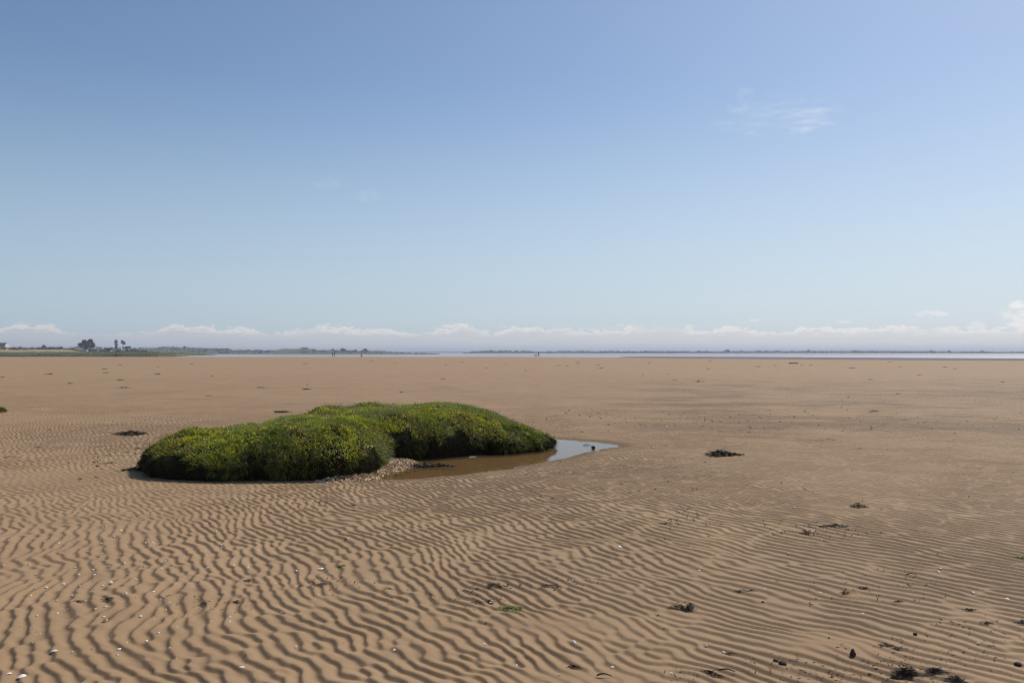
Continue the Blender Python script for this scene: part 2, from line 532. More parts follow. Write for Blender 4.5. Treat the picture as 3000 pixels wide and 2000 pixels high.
    def wgrass(px, py, d, z):
        a = ss(.35, .7, fbm(px * 1.1, py * 1.1, 81, 3)); s = ss(.58, .72, fbm(px * 2.1 + 3, py * 2.1, 82, 3))
        top = ss(.3, 1.0, d)
        w = np.stack([.40 + 0 * a, .14 + .30 * a + .12 * top, .30 - .22 * top, .03 + .26 * top, .02 + .26 * s * top], -1)
        return w / w.sum(1, keepdims=True)
    grass('grass_blades', 150000, 5, (.042, .10), (.004, .0075), [G1, G2, G3, BL, ST], wgrass, .38, .12, leafm, .15)

    def leafmask(px, py):
        f = fbm(px * 1.6, py * 1.6, 91, 3) * .6 + fbm(px * 5.5, py * 5.5, 92, 2) * .4
        d = mound_dist(px, py)
        region = ss(1.25, .45, d) * (1 - .85 * ss(13.9, 14.9, py))
        return ss(.44, .56, f + .10 * region - .022) * (.14 + .86 * region)
    def wleaf(px, py, d, z):
        b = ss(.50, .66, fbm(px * 2.6, py * 2.6, 93, 3)); yy = ss(.45, .62, fbm(px * 3.3, py * 3.3, 94, 2))
        w = np.stack([.20 + .5 * yy, .04 + .30 * yy, .35 * (1 - yy) + .05, .15 + .55 * b, .05 + .35 * b], -1)
        return w / w.sum(1, keepdims=True)
    grass('leafy_sprigs', 170000, 6, (.020, .048), (.012, .022), [YG, YB, G2, BR, PK], wleaf, .05, -.1, leafm, .2, leafmask, lift=.045, flat=True)

    def rimmask(px, py):
        d = mound_dist(px, py)
        return ss(.40, .02, d) * (.35 + .65 * ss(.42, .6, fbm(px * 4, py * 4, 95, 2)))
    def wrim(px, py, d, z):
        w = np.stack([.3 + 0 * d, .25 + 0 * d, .2 + 0 * d, .15 + 0 * d, .1 + 0 * d], -1); return w
    grass('hanging_fronds', 90000, 7, (.07, .17), (.005, .010), [G3, G1, (.10, .13, .02), BR, ST], wrim, 0, .9, leafm, .9, rimmask)

    # roots and old leaf sheaths matting the bare earth of the foot
    g = np.random.default_rng(19); px, py = sample(60000, .96, 19)
    P, nr, d, outd = surface(px, py); kk = (P[:, 2] < .34) & (P[:, 2] > -.02); P, nr, outd = P[kk], nr[kk], outd[kk]
    d0 = unit(nr * .8 + outd * .3 + g.standard_normal(P.shape) * .5 + np.array([0, 0, -.3])); d1 = unit(d0 * .3 + g.standard_normal(P.shape) * .3 - np.array([0, 0, 1.2]))
    n = len(P); V, Q, k = strips(P, d0, d1, g.uniform(.02, .085, n), g.uniform(.005, .011, n), unit(np.cross(d0, g.standard_normal(P.shape))), 3)
    cc = np.array([(.030, .026, .012), (.050, .036, .018), (.035, .045, .012), (.09, .065, .03)])[g.choice(4, n, p=(.4, .3, .2, .1))]
    rt = mesh_np('matted_roots', V - org, quads=Q, m=mat('root_fibre', attr=True, rough=.9, spec=.1), parent=root, col=np.repeat(cc, k, 0), smooth=False)

    props(rt, kind='stuff')
    # bare dead stems on the saddle between the lobes
    g = np.random.default_rng(9)
    n = 420
    px = np.concatenate([g.normal(-1.95, .25, n // 2), g.normal(-3.05, .22, n // 2)]); py = np.concatenate([g.normal(13.15, .28, n // 2), g.normal(14.6, .16, n // 2)])
    P, nr, d, outd = surface(px, py)
    d0 = unit(nr + g.standard_normal(P.shape) * .6 + np.array([.1, -.3, .2])); d1 = unit(d0 + g.standard_normal(P.shape) * .7 + np.array([0, 0, -.7]))
    V, Q, k = strips(P, d0, d1, g.uniform(.09, .22, n), g.uniform(.004, .007, n), unit(np.cross(d0, g.standard_normal(P.shape))), 4)
    ds = mesh_np('dead_stems', V - org, quads=Q, m=mat('straw', (.40, .31, .19), .8, .2, noise=.3, nscale=9), parent=root, smooth=False)
    props(ds, kind='stuff')
    return root


# ------------------------------------------------------------------ pool, sea
def water_mat(name, tint, bscale, bstr, rough=.02, stretch=None):
    m = bpy.data.materials.new(name); m.use_nodes = True
    nt = m.node_tree; nt.nodes.clear(); L = nt.links.new
    out = nt.nodes.new('ShaderNodeOutputMaterial'); mx = nt.nodes.new('ShaderNodeMixShader')
    fr = nt.nodes.new('ShaderNodeFresnel'); fr.inputs[0].default_value = 1.33
    tr = nt.nodes.new('ShaderNodeBsdfTransparent'); tr.inputs[0].default_value = (*tint, 1)
    gl = nt.nodes.new('ShaderNodeBsdfGlossy'); gl.inputs['Roughness'].default_value = rough
    g = nt.nodes.new('ShaderNodeNewGeometry'); n = nt.nodes.new('ShaderNodeTexNoise'); n.inputs['Scale'].default_value = bscale
    n.inputs['Detail'].default_value = 3
    L(g.outputs['Position'], n.inputs['Vector'])
    bp = nt.nodes.new('ShaderNodeBump'); bp.inputs['Strength'].default_value = bstr; bp.inputs['Distance'].default_value = .01
    L(n.outputs['Fac'], bp.inputs['Height']); L(bp.outputs[0], gl.inputs['Normal']); L(bp.outputs[0], fr.inputs['Normal'])
    df = nt.nodes.new('ShaderNodeBsdfDiffuse'); df.inputs[0].default_value = (.33, .235, .115, 1)
    m2 = nt.nodes.new('ShaderNodeMixShader'); m2.inputs[0].default_value = .24
    L(tr.outputs[0], m2.inputs[1]); L(df.outputs[0], m2.inputs[2])
    L(fr.outputs[0], mx.inputs[0]); L(m2.outputs[0], mx.inputs[1]); L(gl.outputs[0], mx.inputs[2]); L(mx.outputs[0], out.inputs['Surface'])
    return m


def build_waters():
    bm = bmesh.new()
    P = smooth_poly([(-2.6, 9.9), (-1.6, 9.9), (.6, 11.1), (2.6, 13.6), (2.75, 14.8), (1.2, 15.5), (-1.5, 14.8), (-2.6, 11.3)], 2)
    bm.faces.new([bm.verts.new((x, y, WATER_Z)) for x, y in P])
    for f in bm.faces: f.normal_update()
    o = bm_obj('pool_water', bm, water_mat('shallow_water', (.80, .70, .52), 7.0, .05)); props(o, kind='structure')
    # sea: rings round the beach
    bm = bmesh.new(); rings = []
    for r in (420, 700, 1200, 2500, 6000, 9500):
        rings.append([bm.verts.new((r * math.sin(a), r * math.cos(a), -1.2)) for a in np.radians(np.arange(-100, 101, 4))])
    for a, b in zip(rings, rings[1:]):
        for i in range(len(a) - 1): bm.faces.new((a[i], a[i + 1], b[i + 1], b[i]))
    m = mat('sea_surface', (.48, .41, .39), .35, .5, bump=.2, bscale=.6); 
    o = bm_obj('sea_water', bm, m); props(o, kind='structure')
    # low mud banks left bare by the tide
    def bank(pts, D0, h, name='mud_bank', col=(.17, .15, .15)):
        bm = bmesh.new(); top = []; bot = []
        for px, D, w in pts:
            x, y = (px - CX) / F * D, D
            top.append([bm.verts.new((x, y, -1.2 + h)), bm.verts.new((x * (1 + w / D), y + w, -1.2 + h))])
            bot.append([bm.verts.new((x, y - 4, -1.25)), bm.verts.new((x * (1 + w / D), y + w + 4, -1.25))])
        for i in range(len(pts) - 1):
            bm.faces.new((top[i][0], top[i + 1][0], top[i + 1][1], top[i][1]))
            bm.faces.new((bot[i][0], bot[i + 1][0], top[i + 1][0], top[i][0]))
            bm.faces.new((top[i][1], top[i + 1][1], bot[i + 1][1], bot[i][1]))
        o = bm_obj(name, bm, mat(name, col, .5, .4, noise=.25, nscale=.05)); props(o, kind='structure'); return o
    bank([(560, 830, 8), (700, 780, 40), (850, 730, 130), (1000, 720, 150), (1130, 740, 110), (1200, 800, 60), (1290, 880, 10)], 0, .07)
    bank([(1290, 620, 4), (1420, 590, 16), (1600, 560, 30), (1800, 540, 34), (2000, 520, 30), (2350, 505, 10)], 0, .05)
    bank([(1300, 1010, 8), (1500, 900, 80), (1900, 850, 150), (2500, 820, 190), (3000, 830, 190), (3600, 900, 150)], 0, .05, 'mud_bank', (.24, .19, .18))


# ------------------------------------------------------------------ small things on the sand
def heap_mesh(name, w, dpt, h, n, cols, seed, Lr=(.05, .14), Wr=(.010, .022), m=None, spread=1.0):
    g = np.random.default_rng(seed)
    a = g.uniform(0, 2 * np.pi, n); r = np.sqrt(g.random(n)) * spread
    edge = 1 + .35 * np.sin(a * 3 + seed) + .2 * np.sin(a * 7 + seed * 2)
    x = np.cos(a) * r * w / 2 * edge; y = np.sin(a) * r * dpt / 2 * edge
    lump = .4 + 1.1 * fbm(x / w * 5 + seed, y / dpt * 5, seed, 2)
    z = h * np.clip(1 - r, 0, 1) ** .8 * lump * g.uniform(.2, 1, n)
    P = np.stack([x, y, z + .002], -1)
    b = g.uniform(0, 2 * np.pi, n)
    d0 = unit(np.stack([np.cos(b) * 1.2, np.sin(b), g.uniform(-.2, .5, n) * min(1, h / .05)], -1))
    d1 = unit(d0 + g.standard_normal((n, 3)) * .6 + np.array([0, 0, -.9]))
    L = g.uniform(*Lr, n); W = g.uniform(*Wr, n)
    sd = unit(np.cross(d0, g.standard_normal((n, 3)) + np.array([0, 0, 1.0])))
    V, Q, k = strips(P, d0, d1, L, W, sd, 4)
    V[:, 2] = np.maximum(V[:, 2], .001 + .004 * g.random(len(V)))
    c = np.array(cols)[g.integers(0, len(cols), n)] * g.uniform(.6, 1.4, (n, 1))
    return mesh_np(name, V, quads=Q, m=m, col=np.repeat(c, k, 0), smooth=False)


DARK = [(.032, .022, .013), (.050, .034, .018), (.018, .014, .010), (.060, .050, .020)]
BROWN = [(.070, .040, .022), (.045, .028, .018), (.030, .020, .014)]
OLIVE = [(.05, .055, .012), (.03, .03, .012), (.10, .10, .03), (.02, .016, .010)]
GREEN = [(.16, .22, .018), (.24, .28, .03), (.10, .15, .015)]


def gz(x, y):
    return float(base_z(np.array([float(x)]), np.array([float(y)]))[0])


def place(o, px, py, dz=0.0, **k):
    x, y = at(px, py); z = gz(x, y)
    x, y = at(px, py, z); z = gz(x, y)
    o.location = (x, y, z + dz); props(o, **k); return o


def build_wrack():
    wm = mat('seaweed', attr=True, rough=.62, spec=.3)
    K = 'seaweed_clump'
    rows = [  # px, py(base), width px, height px, n, colours, label, (ribbon lengths)
        (385, 1273, 88, 11, 420, DARK, 'dark seaweed heap on the sand left of the grassy mound'),
        (825, 1208, 46, 6, 200, OLIVE, 'dark seaweed heap on the sand just behind the low saddle of the mound'),
        (2116, 1334, 92, 17, 520, DARK + OLIVE, 'largest black seaweed heap, alone on the sand right of the pool'),
        (2512, 1485, 46, 11, 240, OLIVE, 'green and black seaweed clump on fine ripples at right'),
        (2365, 1563, 50, 8, 110, DARK, 'thin dark seaweed scraps, lower of two flat patches at right'),
        (2440, 1542, 70, 7, 150, DARK, 'thin dark seaweed scraps, upper of two flat patches at right'),
        (1985, 1782, 46, 14, 120, DARK + BROWN, 'sprawling brown seaweed piece touching the upright black clump'),
        (2018, 1786, 36, 25, 170, DARK + OLIVE, 'upright black seaweed clump on the foreground ripples'),
        (1450, 1719, 52, 12, 160, DARK, 'black glistening seaweed lump on the ripples above the green weed'),
        (1398, 1765, 18, 8, 50, DARK, 'small black seaweed lump, left of a close pair'),
        (1437, 1762, 16, 6, 45, DARK, 'small black seaweed lump, right of a close pair'),
        (1495, 1783, 74, 7, 240, GREEN, 'bright green weed patch between the ripples in the foreground'),
        (1003, 1659, 20, 6, 60, GREEN, 'small tuft of bright green weed on the ripples'),
        (1139, 1725, 14, 4, 30, GREEN, 'tiny bright green weed scrap left of the black lump'),
        (2990, 1636, 48, 6, 120, GREEN, 'green weed strip at the right edge of the picture'),
        (2655, 1978, 62, 30, 520, BROWN + DARK, 'big crumbly dark seaweed heap at the bottom right'),
        (2738, 1970, 60, 16, 300, BROWN + DARK, 'flatter dark seaweed heap right beside the big crumbly one'),
        (2795, 1992, 50, 12, 160, BROWN + DARK, 'dark seaweed scraps cut by the bottom edge at right'),
        (2620, 1990, 30, 10, 100, BROWN + DARK, 'dark seaweed lump below left of the big crumbly heap'),
        (2592, 1892, 40, 8, 80, BROWN + DARK, 'dark seaweed scraps above the big crumbly heap, left'),
        (2632, 1902, 36, 7, 70, BROWN + DARK, 'dark seaweed scraps above the big crumbly heap, middle'),
        (2478, 1740, 22, 8, 50, BROWN, 'red brown weed lump with a trailing strand at right'),
        (2530, 1722, 26, 6, 50, BROWN, 'red brown weed scraps above the lump with a trailing strand'),
        (2628, 1764, 26, 6, 50, BROWN, 'thin brown weed scraps right of the trailing strand'),
        (2890, 1826, 40, 5, 60, DARK, 'thin black strands on smooth sand near the right edge'),
        (2990, 1826, 30, 9, 60, DARK, 'dark weed lump cut by the right edge'),
        (2840, 1786, 30, 5, 50, DARK, 'faint dark weed scraps on the ripples at far right'),
        (2180, 1732, 50, 6, 80, DARK, 'dark stringy weed on the ripples above the upright clump'),
        (1610, 1718, 60, 7, 90, BROWN, 'line of brown weed bits right of the black lump'),
        (1945, 1534, 50, 5, 70, DARK, 'sparse black specks of weed on the middle ripples'),
        (320, 1757, 36, 10, 60, DARK, 'loose dark twiggy weed at lower left, nearest the shells'),
        (232, 1762, 26, 7, 40, DARK, 'small dark weed scraps left of the loose twiggy weed'),
        (690, 1765, 34, 8, 55, DARK, 'thin black weed strands on curved ripples at lower left'),
        (598, 1770, 26, 7, 40, DARK, 'small dark weed strands left of the thin black ones'),
        (725, 1702, 20, 6, 36, BROWN, 'brown weed flake on the ripples right of the small shells'),
        (940, 1715, 44, 8, 60, DARK, 'spidery dark weed between the ripples at lower centre left'),
        (2140, 1918, 20, 8, 40, BROWN, 'little brown weed lump in the bottom foreground'),
        (1682, 1955, 26, 8, 46, BROWN, 'brown weed flakes at the bottom centre'),
        (2098, 1980, 30, 6, 50, BROWN, 'reddish weed flakes close to the bottom edge'),
        (2075, 1968, 22, 5, 40, DARK, 'dark weed flakes just above the reddish ones'),
        (400, 1377, 84, 9, 240, OLIVE, 'olive weed bank piled against the left foot of the mound'),
        (318, 1358, 30, 5, 60, DARK, 'thin dark weed scraps left of the olive weed bank'),
        (234, 1403, 16, 4, 40, OLIVE, 'small yellow olive weed tuft left of the mound shadow'),
        (282, 1399, 16, 4, 36, OLIVE, 'small olive weed tuft nearest the mound shadow'),
        (110, 1311, 18, 6, 40, BROWN, 'dark red brown weed lump near the left edge'),
        (145, 1261, 18, 5, 36, DARK, 'dark weed fleck on fine ripples at far left'),
        (405, 1315, 30, 5, 60, DARK, 'dark crumbs of weed on damp sand beside the mound'),
        (370, 1204, 14, 3, 24, DARK, 'dark weed fleck beyond the heap left of the mound'),
        (2560, 1206, 26, 6, 110, DARK + OLIVE, 'dark seaweed heap on the damp flat at right'),
        (2632, 1154, 18, 3, 60, DARK, 'dark flat seaweed clump, right one of two in the distance'),
        (2484, 1165, 18, 4, 50, OLIVE, 'olive seaweed clump, left one of two in the distance'),
        (2048, 1119, 26, 6, 90, DARK, 'dark peaked seaweed heap in the distance right of centre'),
        (1977, 1114, 18, 3, 50, DARK, 'flat dark seaweed streak left of the peaked heap'),
        (1959, 1096, 12, 3, 36, DARK, 'dark seaweed dot behind the flat streak'),
        (1298, 1111, 18, 4, 60, DARK, 'dark seaweed heap on the sand behind the top of the mound'),
        (1540, 1086, 14, 2.5, 36, DARK, 'dark seaweed streak on far sand in the middle'),
        (360, 1136, 42, 4, 130, DARK, 'long dark seaweed streak on the far sand at left'),
        (762, 1136, 22, 4, 70, DARK, 'dark seaweed clump on the far sand, left of two behind the mound'),
        (897, 1141, 28, 4, 80, DARK, 'dark seaweed clump on the far sand, right of two behind the mound'),
        (2551, 1113, 18, 4, 60, DARK, 'dark seaweed clump far out at right'),
        (2694, 1099, 16, 3, 50, DARK, 'dark seaweed clump far out, right of the similar one'),
        (614, 1160, 20, 2.5, 50, OLIVE, 'olive seaweed streak on the sand behind the mound'),
        (1704, 1265, 14, 3, 30, DARK, 'dark weed fleck behind the pool tip'),
        (2428, 1286, 14, 4, 30, DARK, 'dark weed fleck on damp sand at right'),
        (2520, 1315, 16, 4, 30, DARK, 'dark weed fleck right of the largest black heap'),
        (1250, 1372, 130, 9, 480, DARK, 'black weed raft lying half in the pool by the shell bank'),
        (1719, 1309, 22, 6, 80, OLIVE, 'olive weed clump standing out of the pool near its tip'),
        (1610, 1321, 26, 4, 60, [(.30, .26, .16), (.20, .17, .08)], 'pale weed scraps on the pool under the end of the mound'),
    ]
    for i, (px, py, w, h, n, cols, lab) in enumerate(rows):
        Y = F * CAMH / (py - HY); W = w / F * Y; H = max(h / F * Y * 1.3, .015)
        dep = W * (.55 if h > 9 else .42)
        big = W > .3
        s = float(np.clip(W / .35, .4, 1.25))
        o = heap_mesh(K, W, dep, H, int(n * .9), cols, 100 + i, (.035 * s, .10 * s), (.006 * s, .015 * s), wm)
        place(o, px, py, 0, label=lab, cat='seaweed')
        if lab.startswith(('black weed raft', 'olive weed clump standing', 'pale weed scraps')): o.location.z = WATER_Z - .004
    # tiny far streaks nothing tells apart
    farp = [(8, 1105, 12), (140, 1097, 24), (205, 1123, 14), (307, 1081, 14), (308, 1092, 16), (352, 1113, 18), (353, 1069, 10), (460, 1096, 18), (462, 1074, 10),
            (562, 1066, 10), (620, 1102, 8), (895, 1065, 14), (1158, 1064, 8), (1088, 1058, 10), (1306, 1070, 8), (1353, 1060, 8), (1482, 1068, 8), (1423, 1078, 8), (1637, 1071, 12),
            (1661, 1073, 10), (1693, 1060, 10), (1693, 1067, 10), (1752, 1069, 10), (1760, 1078, 12), (1905, 1060, 8), (1900, 1065, 8), (2080, 1058, 10), (2076, 1082, 10), (2220, 1074, 16),
            (2270, 1071, 10), (2350, 1070, 10), (2375, 1069, 8), (2496, 1078, 18), (2608, 1061, 10), (2768, 1076, 12), (2798, 1080, 8), (2638, 1076, 8), (1883, 1100, 8), (2938, 1119, 10),
            (70, 1046.6, 8), (1175, 1149, 10), (900, 1127, 8)]
    protos = [heap_mesh('seaweed_streak', .62, .5, .07, 60, DARK, 300 + k, (.10, .22), (.02, .04), wm) for k in range(3)]
    for i, (px, py, w) in enumerate(farp):
        o = protos[i] if i < 3 else protos[i % 3].copy()
        if i >= 3: C.objects.link(o)
        Y = F * CAMH / (py - HY); s = w / F * Y / .62
        o.scale = (s, s * 1.2, min(1.6, 1.1 * s ** .5)); o.rotation_euler = (0, 0, random.uniform(-.5, .5))
        place(o, px, py, 0, label='thin dark seaweed streak far out on the flat sand', cat='seaweed', group='seaweed streaks on the far sand')
    # broken bits too many to count
    g = np.random.default_rng(77); V0 = []; n = 0
    spots = [(2650, 1960, 110, 40, 260), (2450, 1975, 90, 25, 120), (2860, 1880, 110, 50, 130), (2560, 1720, 110, 30, 80), (2000, 1530, 60, 14, 60), (1400, 1745, 110, 22, 90), (620, 1762, 130, 16, 70),
             (950, 1712, 70, 10, 50), (2420, 1550, 90, 16, 110), (330, 1355, 60, 20, 90), (1650, 1715, 60, 14, 60), (2200, 1235, 560, 20, 170), (1950, 1215, 260, 10, 90), (2050, 1980, 80, 16, 60), (2300, 1950, 60, 20, 50), (1500, 1470, 500, 60, 120), (880, 1480, 120, 12, 70)]
    PX = []; PY = []
    for cx, cy, sx, sy, k in spots:
        PX.append(g.normal(cx, sx, k)); PY.append(g.normal(cy, sy, k))
    PX = np.concatenate(PX); PY = np.clip(np.concatenate(PY), 1150, 2080)
    Y = F * CAMH / (PY - HY); X = (PX - CX) / F * Y
    keep = mound_dist(X, Y) < -.1; X, Y = X[keep], Y[keep]
    P = np.stack([X, Y, base_z(X, Y) + .006], -1); nn = len(P)
    a = g.uniform(0, 6.28, nn); d0 = unit(np.stack([np.cos(a), np.sin(a), g.uniform(.1, .7, nn)], -1)); d1 = unit(d0 + g.standard_normal((nn, 3)) * .6 - np.array([0, 0, .6]))
    s = np.clip(Y / 7, .6, 2.2)
    V, Q, k = strips(P, d0, d1, g.uniform(.012, .045, nn) * s, g.uniform(.004, .010, nn) * s, unit(np.cross(d0, g.standard_normal((nn, 3)) + np.array([0, 0, 1]))), 3)
    c = np.array(DARK + BROWN)[g.integers(0, 7, nn)]
    o = mesh_np('seaweed_crumbs', V, quads=Q, m=wm, col=np.repeat(c, k, 0), smooth=False)
    props(o, label='dark crumbs of broken weed strewn over the rippled sand', cat='seaweed crumbs', kind='stuff')
    # straw-like sticks
    stm = mat('wet_stick', (.05, .036, .024), .7, .3, noise=.3, nscale=40)
    for px, py, L_, ang, lab in ((2670, 1687, 26, .3, 'thin dark stick lying on the ripples at right'), (2130, 1970, 42, .25, 'thin dark stick by the bottom edge right of centre'),
                                (34, 1341, 44, -.05, 'long thin dark stick on smooth sand near the left edge'), (1770, 1984, 40, .1, 'thin curved stick at the bottom edge in the middle')):
        x, y = at(px, py); L = L_ / F * y * 1.1
        bm = bmesh.new()
        pts = [Vector((-L / 2 + L * t, .02 * L * math.sin(t * 5), .006 + .01 * math.sin(t * 3.1))) for t in np.linspace(0, 1, 8)]
        prev = None
        for j, p in enumerate(pts):
            r = .0045 * (1 - .5 * j / 7)
            ring = [bm.verts.new(p + Vector((0, r * math.cos(q), r * math.sin(q)))) for q in np.linspace(0, 2 * math.pi, 7)[:-1]]
            if prev:
                for i in range(6): bm.faces.new((prev[i], prev[(i + 1) % 6], ring[(i + 1) % 6], ring[i]))
            prev = ring
        o = bm_obj('stick', bm, stm, smooth=True); o.rotation_euler = (0, 0, -ang)
        place(o, px, py, .004, label=lab, cat='stick')


def stone_mesh(name, sx, sy, sz, seed, m, point=0.0):
    bm = bmesh.new(); bmesh.ops.create_icosphere(bm, subdivisions=3, radius=1)
    for v in bm.verts:
        p = v.co
        k = 1 + .30 * (float(fbm(np.array([p.x * 1.6 + seed]), np.array([p.y * 1.6 + p.z * 2.1]), seed, 3)[0]) - .5) * 2
        top = max(p.z, 0)
        v.co = Vector((p.x * sx * k * (1 - point * top), p.y * sy * k * (1 - point * top), p.z * sz * k))
    return bm_obj(name, bm, m, smooth=True)


def shell_data(seed, m):
    """ribbed bivalve valve lying dome up"""
    bm = bmesh.new(); nr, na = 7, 22; rows = []
    hinge = Vector((0, -.42, .02))
    for i in range(nr):
        t = (i + 1) / nr; row = []
        for j in range(na):
            a = math.pi * (-.62 + 1.24 * j / (na - 1)) + math.pi / 2
            R = .95 * (1 - .10 * abs(math.cos(a)))
            x = math.cos(a) * R * t * .62; y = math.sin(a) * R * t - .42
            z = .34 * math.sin(math.pi * min(1, (1 - t) * .5 + .02)) * 1.0 + .16 * t * (1 - t) + (.018 * t if j % 2 else -.010 * t)
            row.append(bm.verts.new((x, y, z)))
        rows.append(row)
    h = bm.verts.new((0, -.46, .30))
    for j in range(na - 1): bm.faces.new((h, rows[0][j], rows[0][j + 1]))
    for i in range(nr - 1):
        for j in range(na - 1): bm.faces.new((rows[i][j], rows[i + 1][j], rows[i + 1][j + 1], rows[i][j + 1]))
    me = bpy.data.meshes.new('shell'); bmesh.ops.recalc_face_normals(bm, faces=bm.faces)
    for f in bm.faces: f.smooth = True
    bm.to_mesh(me); bm.free(); me.materials.append(m)
    return me


def build_shells_stones():
    cols = [(.80, .76, .68), (.72, .60, .47), (.78, .66, .58), (.62, .55, .46)]
    sm = [mat('shell_%s' % n, c, .45, .4, noise=.15, nscale=3) for n, c in zip(('white', 'cream', 'pink', 'tan'), cols)]
    data = [shell_data(i, m) for i, m in enumerate(sm)]
    def shell(px, py, size, k, lab, grp=None):
        o = bpy.data.objects.new('shell', data[k]); C.objects.link(o)
        o.scale = (size, size, size); o.rotation_euler = (random.uniform(-.35, .35), random.uniform(-.35, .35), random.uniform(0, 6.28))
        place(o, px, py, .003, label=lab, cat='shell', group=grp)
    named = [(810, 1494, 0, 'x'), (808, 1617, 0, 'x')]
    special = [
        (935, 1667, .040, 0, 'left shell of a touching white pair in the lower left centre'), (944, 1666, .038, 0, 'right shell of a touching white pair in the lower left centre'),
        (868, 1672, .030, 0, 'white shell with a dark hollow left of the touching pair'), (1817, 1603, .052, 0, 'large bright white shell on the middle ripples'),
        (309, 1818, .046, 2, 'pink tinted shell in a ripple trough at lower left'), (411, 1807, .036, 1, 'cream shell right of the pink tinted one'),
        (162, 1909, .048, 0, 'broad white shell above the bottom left corner'), (60, 1984, .050, 0, 'white shell nearest the bottom left corner'), (23, 1976, .036, 0, 'white shell at the left edge by the bottom corner'),
        (712, 1956, .038, 0, 'white shell with a dark shadow on the lower left ripples'), (350, 1902, .028, 0, 'small white shell on wide ripples at lower left'),
        (326, 1707, .040, 2, 'pinkish shell in the left foreground field'), (97, 1729, .034, 0, 'white shell beside a dark hole in the left field'), (137, 1721, .028, 1, 'cream shell at left below the zigzag ripples'),
        (606, 1665, .040, 1, 'cream shell in a row of three at lower left centre'), (2952, 1756, .042, 0, 'round white shell near the right edge'), (2751, 1676, .034, 0, 'white shell on the right ripples, lower of two'),
        (2756, 1666, .026, 0, 'white shell on the right ripples, upper of two'), (2235, 1763, .038, 1, 'cream shell on straight ripples right of the upright clump'), (1676, 1701, .034, 0, 'white shell left of centre line of brown weed'),
        (1683, 1882, .032, 0, 'grey white round shell in the bottom centre'), (1417, 1887, .022, 0, 'left shell of a tiny white pair at bottom centre'), (1424, 1888, .020, 0, 'right shell of a tiny white pair at bottom centre'),
        (1955, 1249, .075, 0, 'white shell far behind the pool to the right'), (1913, 1311, .075, 0, 'white shell just right of the pool tip'), (2852, 1736, .034, 0, 'white shell between dark weed and right edge'),
        (1637, 1978, .024, 0, 'white shell at the bottom edge in the middle'), (308, 1542, .050, 0, 'bright white shell on the upper left ripples'), (233, 1484, .042, 0, 'white shell below the smooth sand at left'),
        (508, 1517, .055, 0, 'white crescent shell on the ripples left of centre'), (1013, 1579, .036, 0, 'left shell of a white pair on the centre left ripples'), (1019, 1578, .034, 0, 'right shell of a white pair on the centre left ripples'),
    ]
    for px, py, s, k, lab in special: shell(px, py, s * .62, k, lab)
    g = random.Random(5)
    for i in range(210):
        if i < 150: px, py = g.triangular(0, 1000, 250), g.triangular(1450, 1990, 1600)
        elif i < 185: px, py = g.uniform(900, 2900), g.uniform(1420, 1990)
        else: px, py = g.uniform(900, 2900), g.uniform(1330, 1500)
        shell(px, py, g.uniform(.007, .018), g.choice((0, 0, 1, 2, 3)), 'tiny pale shell among many scattered on the rippled sand', 'tiny shells scattered over the sand')
    # shell bank and grit: uncountable
    me = shell_data(9, sm[0])
    base = np.array([v.co[:] for v in me.vertices])[::1]; 
    # low-poly chip for the bank
    def chips(name, n, pts, size, lab, cat_, m, flat=.4):
        gg = np.random.default_rng(len(name) + n)
        P = pts(gg, n); nn = len(P)
        a = gg.uniform(0, 6.28, nn); ring = 6
        V = []; 
        ax = unit(gg.standard_normal((nn, 3)) * [.6, .6, .3] + [0, 0, .7]); u = unit(np.cross(ax, gg.standard_normal((nn, 3)))); w = np.cross(ax, u)
        s = (gg.uniform(.5, 1.3, nn) * size)[:, None]
        V.append(P + ax * s * flat)
        for q in range(ring):
            t = 2 * np.pi * q / ring
            V.append(P + (u * math.cos(t) + w * math.sin(t) * .75) * s)
        V.append(P - ax * s * flat * .3)
        V = np.stack(V, 1).reshape(-1, 3); b = (np.arange(nn) * 8)[:, None]
        T = np.concatenate([b + np.array([0, 1 + q, 1 + (q + 1) % ring]) for q in range(ring)] + [b + np.array([7, 1 + (q + 1) % ring, 1 + q]) for q in range(ring)], 0)
        c = np.array([(.70, .50, .30), (.78, .61, .40), (.58, .38, .20), (.40, .26, .13), (.85, .72, .52), (.24, .15, .08)])[gg.integers(0, 6, nn)] * gg.uniform(.8, 1.15, (nn, 1))
        o = mesh_np(name, V, tris=T, m=m, col=np.repeat(c, 8, 0), smooth=False)
        props(o, label=lab, cat=cat_, kind='stuff')
    cm = mat('shell_chips', attr=True, rough=.85, spec=.12)
    def bankpts(gg, n):
        x = gg.uniform(-2.9, -1.1, n * 4); y = gg.uniform(10.2, 12.9, n * 4)
        d = sdf(BANK, x, y); k = (d > -.02 - .08 * gg.random(len(d))) & (mound_dist(x, y) < .15)
        x, y = x[k][:n], y[k][:n]; dd = d[k][:n]
        return np.stack([x, y, base_z(x, y) + .004 + gg.random(len(x)) * .03 * ss(-.05, .15, dd)], -1)
    chips('shell_bank', 4200, bankpts, .017, 'bank of countless cream cockle shells between the mound and the pool', 'shell bank', cm)
    def footpts(gg, n):
        t = gg.uniform(-4.3, -1.2, n * 3); y = gg.uniform(10.1, 10.6, n * 3); d = sdf(MOUND, t, y)
        k = (d < -.0) & (d > -.25) & (gg.random(len(d)) < np.exp((d) / .07)); x, y = t[k][:n], y[k][:n]
        # pale scatter at the far left behind the weed edge
        qx = gg.normal(-14.2, 1.1, 260); qy = gg.normal(23.6, .5, 260)
        rx = gg.uniform(-6, 8, 700); ry = gg.uniform(4, 16, 700); k2 = (mound_dist(rx, ry) < -.1) & (sdf(POOL, rx, ry) < -.1)
        x = np.concatenate([x, qx, rx[k2]]); y = np.concatenate([y, qy, ry[k2]])
